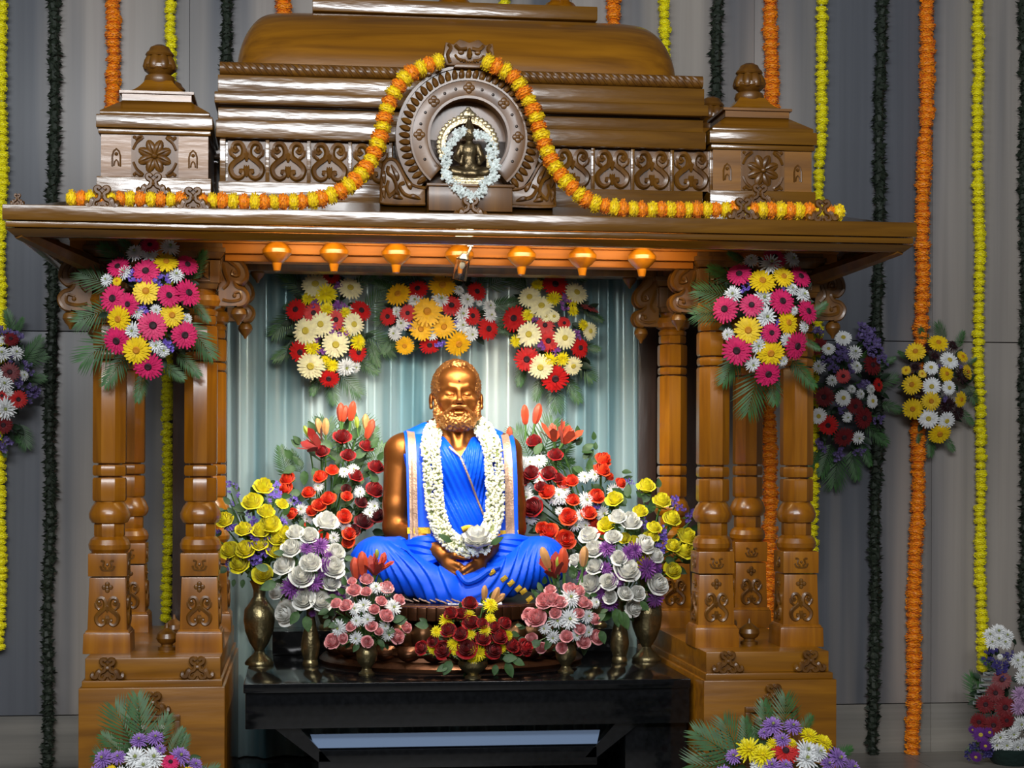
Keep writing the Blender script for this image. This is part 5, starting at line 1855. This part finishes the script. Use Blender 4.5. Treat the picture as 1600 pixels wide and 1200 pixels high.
for b, t, v in [((1165, 1195), (1090, 1145), 0), ((1160, 1190), (1135, 1130), 1), ((1170, 1185), (1165, 1125), 2), ((1165, 1200), (1085, 1195), 1), ((1200, 1160), (1195, 1100), 0), ((1225, 1150), (1230, 1092), 1), ((1250, 1150), (1268, 1120), 0), ((1290, 1190), (1330, 1170), 2), ((1185, 1180), (1180, 1140), 0)]:
    frond(E2, b, t, FY + .02, FY + .03, v, .85)
for root, p in ((E1, P4), (E2, P5)):
    part('pot', MB().lathe([(.10, 0.0), (.12, .01), (.15, .12), (.17, p.z - .02), (.16, p.z - .02), (.14, p.z - .06), (.0, p.z - .06)], 28, (p.x, FY + .03, 0)), plain('green_plastic', srgb(30, 60, 44), .5), root)

# ---------------------------------------------------------------- floor basket at the right
GY = 1.15
g = at(1580, 1190, GY)
G = thing('flower_basket', Vector((g.x, GY, 0)), 'tall floor basket of white, dark red and purple flowers by the marble wall', 'flower arrangement')
arrange(G, 'w:990,370,40 1040,350,45 1090,375,40 1000,420,38 1080,420,38 1040,400,40 1150,530,40 1190,510,35 1185,570,30 1050,505,16 1180,635,35 1050,1000,45 1030,1050,40 1090,1050,42 1130,980,40 1170,920,45 1150,1060,40 1190,1050,40 1240,980,45 1260,560,45;'
           'v:1010,540,45 1060,590,55 1000,480,40 1100,500,40 1250,700,60; d:1060,650,60 1020,730,60 960,800,60 1080,820,70 920,910,55 1010,930,60 1090,900,50 1250,850,60; i:930,990,55 880,960,30 985,975,40; v:860,1110,40 950,1110,45 990,1090,40 900,1060,40; i:900,1130,40 960,1060,40;'
           'a:1170,740,50 1165,820,50 1190,780,40 1230,760,50', (1300, 900, 4), GY, 0.13, (1582, 1085, 75, 112), 90, 16, dark=True)
part('basket', MB().lathe([(.07, 0), (.08, .01), (.11, .06), (.115, .07), (.10, .07), (.08, .04), (.0, .04)], 28, (g.x, GY, 0)), plain('dark_green_basket', srgb(26, 48, 44), .6, 0, (60, .4)), G)
for i in range(6):
    cl = MB()
    p0, p1 = at(1520 + i * 3.2, 1098 - i * 9, GY - .06), at(1541 + i * 3.2, 1082 - i * 9 + 16, GY - .05)
    n_ = Vector((0, 0, .007))
    cl.add([p0 + n_, p0 - n_, p1 - n_, p1 + n_, p0 + Vector((.01, -.02, .0)) + n_ * .2, p1 + Vector((.0, -.02, .0))], [(0, 1, 2, 3), (0, 3, 5, 4)])
    part('cellophane_strip', cl, plain('shiny_cellophane', srgb(220, 228, 230), .25, .6), G)  # cellophane wrap, its shiny streaks built as pale strips
for b, t, v in [((1560, 1050), (1535, 1030), 2), ((1540, 1160), (1512, 1175), 2), ((1550, 1120), (1520, 1060), 0)]:
    frond(G, b, t, GY, GY, v, .8)

# ================================================================== vases and arrangements on the table


def vase(px, pyb, Y, prof, label, cat='vase', foot=None, h0=TZ):
    """prof: list of (radius px, height px above base) measured at the vase's own depth"""
    p = at(px, pyb, Y)
    base = Vector((p.x, Y, h0))
    s = mpp(base)
    root = thing('brass_vase', base, label, cat, 'brass vases on the altar table')
    pr = [(r * s, h * s) for r, h in prof]
    nf = foot or 3
    part('vase_foot', MB().lathe(pr[:nf + 1], 40, base), BRASS, root, sharp=60)
    top = pr[-1]
    inner = [(top[0] * .86, top[1] - .002), (pr[-2][0] * .8, pr[-2][1] - .01), (.001, pr[-2][1] - .012)]
    part('vase_body', MB().lathe(pr[nf:] + inner, 40, base), BRASS, root, sharp=60)
    return base + Vector((0, 0, top[1]))


TALL = [(22, 0), (22.5, 3), (19, 8), (9, 17), (7, 21), (8.5, 24), (15, 34), (22, 52), (24.5, 70), (23, 86), (15, 97), (9.5, 106), (9.5, 115), (12, 124), (16, 131)]
SLIM = [(11.5, 0), (12.5, 2), (12, 6), (10.5, 10), (14, 22), (15, 32), (13, 46), (9, 62), (6.5, 78), (6.5, 90), (9, 100)]
CUP = [(12.5, 0), (13, 2.5), (9, 6), (7, 10), (9, 14), (15, 22), (17, 32), (15, 41), (12, 45), (14, 49)]
BOWL = [(13, 0), (13, 3), (9, 5), (10, 8), (19, 14), (24, 22), (22, 28)]
m1 = vase(405, 1036, 0.42, TALL, 'tall brass vase holding yellow roses, left end of the black table', foot=4)
m2 = vase(485, 1033, 0.36, SLIM, 'slender brass vase holding white roses, left of the statue', foot=3)
m4 = vase(573, 1055, 0.10, CUP, 'small brass cup vase holding pink roses, left of the red roses', foot=3)
m5 = vase(739, 1059, -0.02, BOWL, 'low brass bowl holding dark red roses, front centre of the black table', 'bowl', foot=2)
r4 = vase(884, 1054, 0.10, CUP, 'small brass cup vase holding pink roses, right of the red roses', foot=3)
r2 = vase(968, 1030, 0.36, SLIM, 'slender brass vase holding white roses, right of the statue', foot=3)
r1 = vase(1010, 1034, 0.42, TALL, 'tall brass vase holding yellow roses, right end of the black table', foot=4)
# rear vases on black boxes
RV = [(10, 0), (11, 4), (7, 8), (10, 16), (17, 34), (17, 48), (12, 60), (8, 70), (9, 90), (12, 100)]
bxl = part('granite_box', MB().box(-0.62, -0.41, 0.70, 0.855, TZ, TZ + .085), GRANITE, None, loc=(-0.5, 0.78, TZ), bevel=.004)
tag(bxl, 'black granite block under the rear flowers left of the statue', 'block')
bxr = part('granite_box', MB().box(0.43, 0.64, 0.70, 0.855, TZ, TZ + .085), GRANITE, None, loc=(0.52, 0.78, TZ), bevel=.004)
tag(bxr, 'black granite block under the rear flowers right of the statue', 'block')
ml = vase(508, 1000, 0.77, RV, 'brass vase behind the white roses, holding orange roses and lilies, left of the statue', h0=TZ + .085)
mr = vase(938, 1000, 0.77, RV, 'brass vase behind the white roses, holding orange roses and lilies, right of the statue', h0=TZ + .085)


def bouquet(px, py, Y, label):
    return thing('flower_arrangement', at(px, py, Y), label, 'flower arrangement', 'flower arrangements on the altar table')


T6 = (330, 700, 3.157)
L1 = bouquet(405, 905, 0.42, 'yellow roses with violet statice in the tall vase left of the statue')
arrange(L1, 'G:258,188,40 202,262,42 68,352,36 162,398,36 272,312,36 290,372,46 242,405,38 320,445,36 238,472,32 168,497,42 92,502,40 140,570,42 315,505,36 362,415,32 255,620,42 350,275,25;'
            's:95,180,22 130,232,14 108,275,12 88,220,12 128,195,10 305,235,35 320,185,22 208,360,25 190,415,35 105,400,28 272,450,30 225,525,50 190,540,28 262,520,35 90,555,25 355,365,20 30,415,18 185,320,15',
        T6, 0.43, 0.13, (404, 832, 62, 82), 40, 22, m1)
leaves(L1, [(372, 815, 22, 160), (410, 890, 26, 200), (425, 880, 24, -30), (380, 905, 14, -100), (366, 905, 12, -100), (356, 890, 20, 180), (395, 845, 22, 120)], 0.37)
L3 = bouquet(515, 895, 0.66, 'orange roses, dark red roses and lily buds behind the left elbow of the statue')
T8 = (440, 620, 5.0)
arrange(L3, 'b:462,118,72,0 492,130,65,10 550,110,78,8 690,250,80,18; B:290,225,60,-12 345,230,66,0 658,195,62,-4; g:195,268,48,-25 588,198,45,-5; L:240,350,95,-50;'
            'R:475,310,56 318,425,46 520,455,46 665,385,48 738,545,52 582,615,46 725,725,60; D:622,820,42 645,970,58 740,920,54 505,715,34 560,1040,45;'
            'O:45,635,48 30,715,45 300,620,45 395,570,42 210,745,45 365,790,50 295,840,45 240,885,42 490,930,48 315,1085,45 530,1065,45 520,1130,40 510,775,35 80,910,40 180,1010,25;'
            'w:290,700,38 55,825,32 160,880,45 205,955,40 435,985,38 505,1025,40 405,1100,42 485,590,35 560,570,42 610,745,38 715,855,45 680,910,42; s:120,815,40 15,975,25',
        T8, 0.70, 0.16, (525, 790, 92, 135), 90, 24, ml)
leaves(L3, [(462, 730, 22, 200), (476, 735, 24, -95), (490, 730, 24, -70), (530, 790, 26, 30), (520, 765, 26, 10), (535, 770, 28, 45), (570, 750, 22, 190), (590, 755, 22, 120), (555, 715, 24, 40), (580, 700, 20, 60), (520, 700, 24, 150), (470, 770, 22, 180)], 0.60)
for b, t, v in [((505, 730), (510, 662), 1), ((540, 740), (560, 660), 1), ((580, 740), (598, 695), 0), ((450, 750), (438, 700), 2), ((470, 740), (455, 705), 2), ((560, 720), (585, 670), 2)]:
    frond(L3, b, t, 0.74, 0.76, v, .9)
L2 = bouquet(487, 940, 0.36, 'white roses with purple chrysanthemums in the slender vase left of the statue')
arrange(L2, 'Q:415,415,38 485,430,38 395,490,42 358,578,44 490,565,46 447,630,52 455,742,50 540,755,46 600,585,50 615,515,42 590,660,38 570,360,48 365,815,50 325,705,38 660,710,30 640,650,30;'
            'U:470,495,30 535,485,42 560,580,38 510,665,40 400,690,52 615,690,45 630,730,35 580,535,25 500,815,18 555,610,28 670,660,20', T6, 0.38, 0.14, (484, 885, 58, 82), 45, 22, m2)
leaves(L2, [(432, 910, 28, 200), (445, 865, 18, 170), (478, 962, 26, -80), (466, 955, 24, -120), (538, 872, 16, 0), (420, 890, 22, 160)], 0.26)
T9 = (440, 860, 5.454)
L4 = bouquet(573, 1010, 0.10, 'pink roses, white chrysanthemums and red lily buds in the left cup vase')
arrange(L4, 'P:725,245,48 720,350,40 620,335,52 895,315,52 1005,415,42 850,430,40 790,500,40 895,555,52 550,465,48 465,450,42 590,645,38 765,640,42 830,690,30 1065,655,42 990,735,52 730,780,42 430,775,58 520,750,38 600,260,32;'
            'w:800,320,50 890,335,45 700,470,55 625,500,50 945,490,68 640,600,45 730,590,52 875,640,45 905,710,55 635,745,52 490,660,65; b:628,150,95,-6 690,110,105,-3; L:800,120,95,6; M:860,95,75,22; g:812,28,40,0',
        T9, 0.13, 0.12, (572, 962, 62, 62), 45, 18, m4)
leaves(L4, [(590, 1000, 16, -40), (620, 975, 18, 30), (600, 985, 18, 0), (530, 975, 18, 190), (560, 1005, 16, -120), (612, 970, 22, 20)], 0.05)
T10 = (640, 900, 5.0)
L5 = bouquet(739, 1040, -0.02, 'dark red roses with yellow chrysanthemums in the low bowl at front centre')
arrange(L5, 'R:470,210,52 320,290,48 405,290,40 480,360,55 570,370,40 660,400,45 745,365,45 300,420,52 395,450,48 570,485,52 700,470,58 445,560,68 260,575,60 655,575,62 800,540,50 905,560,58 90,560,45 180,510,40 840,570,45;'
            'k:630,230,58 465,305,45 630,330,40 285,350,52 210,435,42 310,465,18 475,455,42 590,425,45 765,465,42 345,535,50 190,560,52 535,600,65 500,640,50 715,560,45 350,580,40; B:585,130,60,2 670,150,70,22 700,178,60,48',
        T10, 0.02, 0.12, (738, 990, 82, 62), 50, 18, m5)
leaves(L5, [(785, 1030, 24, 10), (790, 1035, 26, -60), (800, 1030, 22, -20), (775, 1038, 18, -100), (705, 1032, 26, -120), (670, 978, 22, 170), (700, 1040, 20, 200)], -0.09)
T11 = (780, 620, 2.609)
R3 = bouquet(938, 895, 0.66, 'orange roses, dark red roses and open lilies behind the right arm of the statue')
arrange(R3, 'b:105,72,40,-4 155,68,42,12 42,152,30,0; M:222,140,44,-6 285,150,48,30; R:142,180,27 230,235,26 132,308,28 202,310,28 98,335,26 138,448,35 170,365,22 240,330,20 82,395,20;'
            'w:100,272,26 130,268,22 165,262,26 172,310,14 165,340,22 108,385,24 115,410,25 92,460,26 130,490,28 345,328,22 385,320,22 245,400,28 225,415,26 265,380,22 258,415,22 352,422,30 245,465,16 330,485,24 310,520,26 348,520,22 465,385,30 420,475,28;'
            'O:425,255,28 420,295,28 295,340,24 262,350,22 195,385,28 300,418,22 398,402,26 280,488,30 365,470,26 385,515,20 205,548,30 175,535,22 272,580,32 170,600,22 410,555,22 495,350,20 450,325,16;'
            's:395,448,20 525,345,16', T11, 0.70, 0.16, (890, 775, 92, 110), 90, 22, mr)
leaves(R3, [(855, 805, 26, 200), (862, 800, 24, 30), (850, 815, 24, 220), (815, 715, 22, 190), (835, 710, 22, 60), (920, 735, 20, 80), (912, 738, 20, 150), (870, 780, 20, 20)], 0.60)
for b, t, v in [((830, 720), (808, 672), 1), ((845, 720), (865, 660), 1), ((860, 730), (890, 690), 0), ((850, 730), (895, 720), 2), ((815, 710), (800, 690), 2)]:
    frond(R3, b, t, 0.74, 0.76, v, .9)
R1 = bouquet(1012, 905, 0.42, 'yellow roses with violet statice in the tall vase right of the statue')
arrange(R1, 'G:600,362,30 662,422,32 470,415,30 575,465,26 703,495,32 438,518,30 632,530,24 765,568,34 618,570,26 510,575,22 708,605,26 752,622,36 708,706,30 550,585,20 605,650,20 582,680,18;'
            's:720,430,28 780,490,28 740,455,18 595,520,16 660,600,32 670,560,20 600,700,30 640,700,25 725,415,14 795,470,14', T11, 0.43, 0.13, (1015, 832, 68, 85), 40, 22, r1)
leaves(R1, [(1005, 785, 22, 60), (1020, 800, 20, 100), (1040, 870, 20, -40), (1000, 840, 22, 140), (1050, 845, 16, 0)], 0.37)
R2 = bouquet(968, 940, 0.36, 'white roses with purple chrysanthemums in the slender vase right of the statue')
arrange(R2, 'Q:482,488,30 535,505,36 365,562,34 465,570,28 385,618,34 595,600,34 638,645,28 490,655,28 388,690,30 520,705,46 370,762,38 445,752,30 515,800,26 565,800,26 648,762,38 548,862,30 310,665,26 450,815,24;'
            'U:440,620,32 550,630,35 600,700,42 480,745,30 340,735,28 410,800,30 450,840,32 635,820,38 640,690,25 435,700,25 525,640,30', T11, 0.38, 0.14, (970, 878, 65, 85), 45, 22, r2)
leaves(R2, [(962, 950, 30, -80), (968, 955, 32, -60), (905, 890, 26, 60), (898, 905, 24, 100), (1000, 940, 20, -40)], 0.26)
R4 = bouquet(884, 1010, 0.10, 'pink roses, white chrysanthemums and red lilies in the right cup vase')
arrange(R4, 'P:208,785,20 290,780,24 325,790,22 185,830,32 215,825,28 248,835,24 340,835,24 358,845,20 228,880,20 120,890,26 150,900,34 325,880,18 388,905,22 330,945,20 130,985,22 275,975,22 345,998,24 400,978,26 255,1022,20 172,1022,20;'
            'w:290,820,36 235,910,30 285,905,38 358,895,26 185,942,24 220,978,26 312,970,24 358,955,24 390,840,20; L:218,690,52,-10; b:262,665,52,-4; B:188,655,46,-20 345,650,42,4; g:240,675,24,0',
        T11, 0.13, 0.12, (880, 958, 62, 62), 45, 18, r4)
leaves(R4, [(845, 1002, 22, 200), (938, 985, 22, -70), (860, 1000, 18, -120), (930, 970, 20, 40)], 0.05)

# ================================================================== garlands
GR = random.Random(21)
LB = MB()
for i in range(18):
    a = 2 * PI * i / 18 + GR.uniform(-.2, .2)
    d = Vector((math.cos(a), math.sin(a), GR.uniform(-.55, .45)))
    n_ = Vector((-math.sin(a) * .6, math.cos(a) * .6, GR.uniform(-.8, .8))) * .40
    L = GR.uniform(.75, 1.15)
    LB.add([d * .1, d * .55 * L + n_, d * L, d * .55 * L - n_ + Vector((0, 0, .12))], [(0, 1, 2), (0, 2, 3)])
LB.lathe([(.4, -.7), (.65, 0), (.4, .7)], 8)
LBM = LB.mesh('leaf_tuft', GARL, sharp=20)
MG = {c: [MB().add([tuple(v.co) for v in flower_mesh('marigold', c, k)[0].vertices], [tuple(p.vertices) for p in flower_mesh('marigold', c, k)[0].polygons]).mesh('marigold', PETAL[c], sharp=25) for k in range(2)] for c in ('lemon', 'marigold', 'marigoldyellow')}


def wall_garland(kind, x0, x1, y0, y1, label, dx=0.0):
    Y = WALL_Y - 0.035
    top = at(x0, y0, Y)
    root = thing('wall_garland', top, label, 'garland', 'garlands hung on the marble wall')
    step = {'lemon': 11.0, 'marigold': 11.5, 'leaf': 11.0}[kind]
    y = y0
    while y < y1:
        t = (y - 0.0) / 1200.0
        px = x0 + (x1 - x0) * t + GR.uniform(-1.0, 1.0) + 1.5 * math.sin(y * .02 + x0)
        p = at(px, y, Y + GR.uniform(-.004, .004))
        r = {'lemon': 10.2, 'marigold': 13.0, 'leaf': 13.0}[kind] * mpp(p) * GR.uniform(.9, 1.12)
        me = LBM if kind == 'leaf' else MG[kind][GR.randrange(2)]
        o = obj('leaf_tuft' if kind == 'leaf' else 'marigold', me, root, p)
        o.rotation_euler = (GR.uniform(-.25, .25) + (PI if GR.random() < .5 else 0), GR.uniform(-.25, .25), GR.uniform(0, 6.28))
        zs = {'lemon': .95, 'marigold': .95, 'leaf': .85}[kind]
        o.scale = (r, r * .9, r * zs)
        y += step * GR.uniform(.85, 1.15)
    cd = MB().tube([at(x0, y0 - 5, Y), at(x0 + (x1 - x0) * min(y1, 1200) / 1200.0, y1, Y)], .004, 5)
    part('string', cd, plain('cord_green', srgb(170, 176, 140), .8), root)


BACK = 330
for args in [
    ('lemon', 3, 0, -130, 1015, 'lemon yellow marigold garland at the left edge of the photograph'),
    ('leaf', 86, 73, -130, 1205, 'dark green leaf garland left of the shrine, reaching the floor'),
    ('marigold', 176, 174, -130, BACK, 'orange marigold garland behind the left roof turret'),
    ('lemon', 268, 259, -130, 975, 'yellow marigold garland running down between the left columns'),
    ('leaf', 353, 352, -130, BACK, 'dark green leaf garland beside the left end of the roof vault'),
    ('marigold', 441, 441, -130, 140, 'orange marigold garland above the left shoulder of the roof vault'),
    ('leaf', 620, 620, -130, 100, 'dark green leaf garland above the roof ridge, between the first two finials'),
    ('lemon', 788, 788, -130, 100, 'yellow marigold garland above the roof ridge, between the last two finials'),
    ('marigold', 960, 960, -130, 140, 'orange marigold garland just right of the roof ridge board'),
    ('lemon', 1037, 1037, -130, 200, 'yellow marigold garland above the right shoulder of the roof vault'),
    ('leaf', 1121, 1118, -130, BACK, 'dark green leaf garland just left of the right roof turret'),
    ('marigold', 1205, 1201, -130, 1010, 'orange marigold garland running down between the right columns'),
    ('lemon', 1286, 1262, -130, 900, 'yellow marigold garland just right of the right roof turret'),
    ('leaf', 1377, 1364, -130, 1183, 'dark green leaf garland right of the shrine, reaching the floor'),
    ('marigold', 1450, 1424, -130, 1187, 'long orange marigold garland right of the shrine, reaching the floor'),
    ('lemon', 1527, 1535, -130, 1045, 'long yellow marigold garland right of the orange floor-length one'),
    ('leaf', 1601, 1603, -130, 1000, 'dark green leaf garland at the right edge of the photograph'),
]:
    wall_garland(*args)

# marigold garland over the arch, alternating yellow and orange
ag = thing('marigold_garland', (0, -0.36, 2.0), 'alternating yellow and orange marigold garland draped over the arch and eave', 'garland')
for seg in ([(112, 311, -.375), (200, 311, -.372), (330, 314, -.368), (430, 316, -.366), (500, 311, -.36), (545, 290, -.345), (575, 258, -.31), (594, 215, -.285), (604, 172, -.27), (620, 138, -.262), (645, 112, -.258), (688, 95, -.255)],
            [(762, 97, -.255), (800, 118, -.258), (822, 150, -.262), (838, 185, -.27), (850, 225, -.285), (868, 262, -.31), (895, 295, -.345), (930, 318, -.36), (990, 327, -.366), (1100, 328, -.368), (1230, 329, -.372), (1322, 333, -.375)]):
    P = catmull([at(*q) for q in seg], 12)
    acc = 0.0
    nxt = 0.0
    i = 0
    for a, b in zip(P[:-1], P[1:]):
        L = (b - a).length
        while nxt <= acc + L:
            p = a.lerp(b, (nxt - acc) / L)
            d = (b - a).normalized()
            c = 'marigoldyellow' if i % 2 == 0 else 'marigold'
            o = obj('marigold', MG[c][i % 2], ag, p)
            o.rotation_mode = 'QUATERNION'
            o.rotation_quaternion = Vector((0, 0, 1)).rotation_difference(d) @ Quaternion((0, 0, 1), GR.uniform(0, 6.28))
            r = 14.0 * mpp(p) * GR.uniform(.94, 1.1)
            o.scale = (r, r, r * 1.02)
            i += 1
            nxt += 0.0295 * GR.uniform(.9, 1.1)
        acc += L
    part('string', MB().tube(P, .004, 5), plain('cord_green', srgb(170, 176, 140), .8), ag)
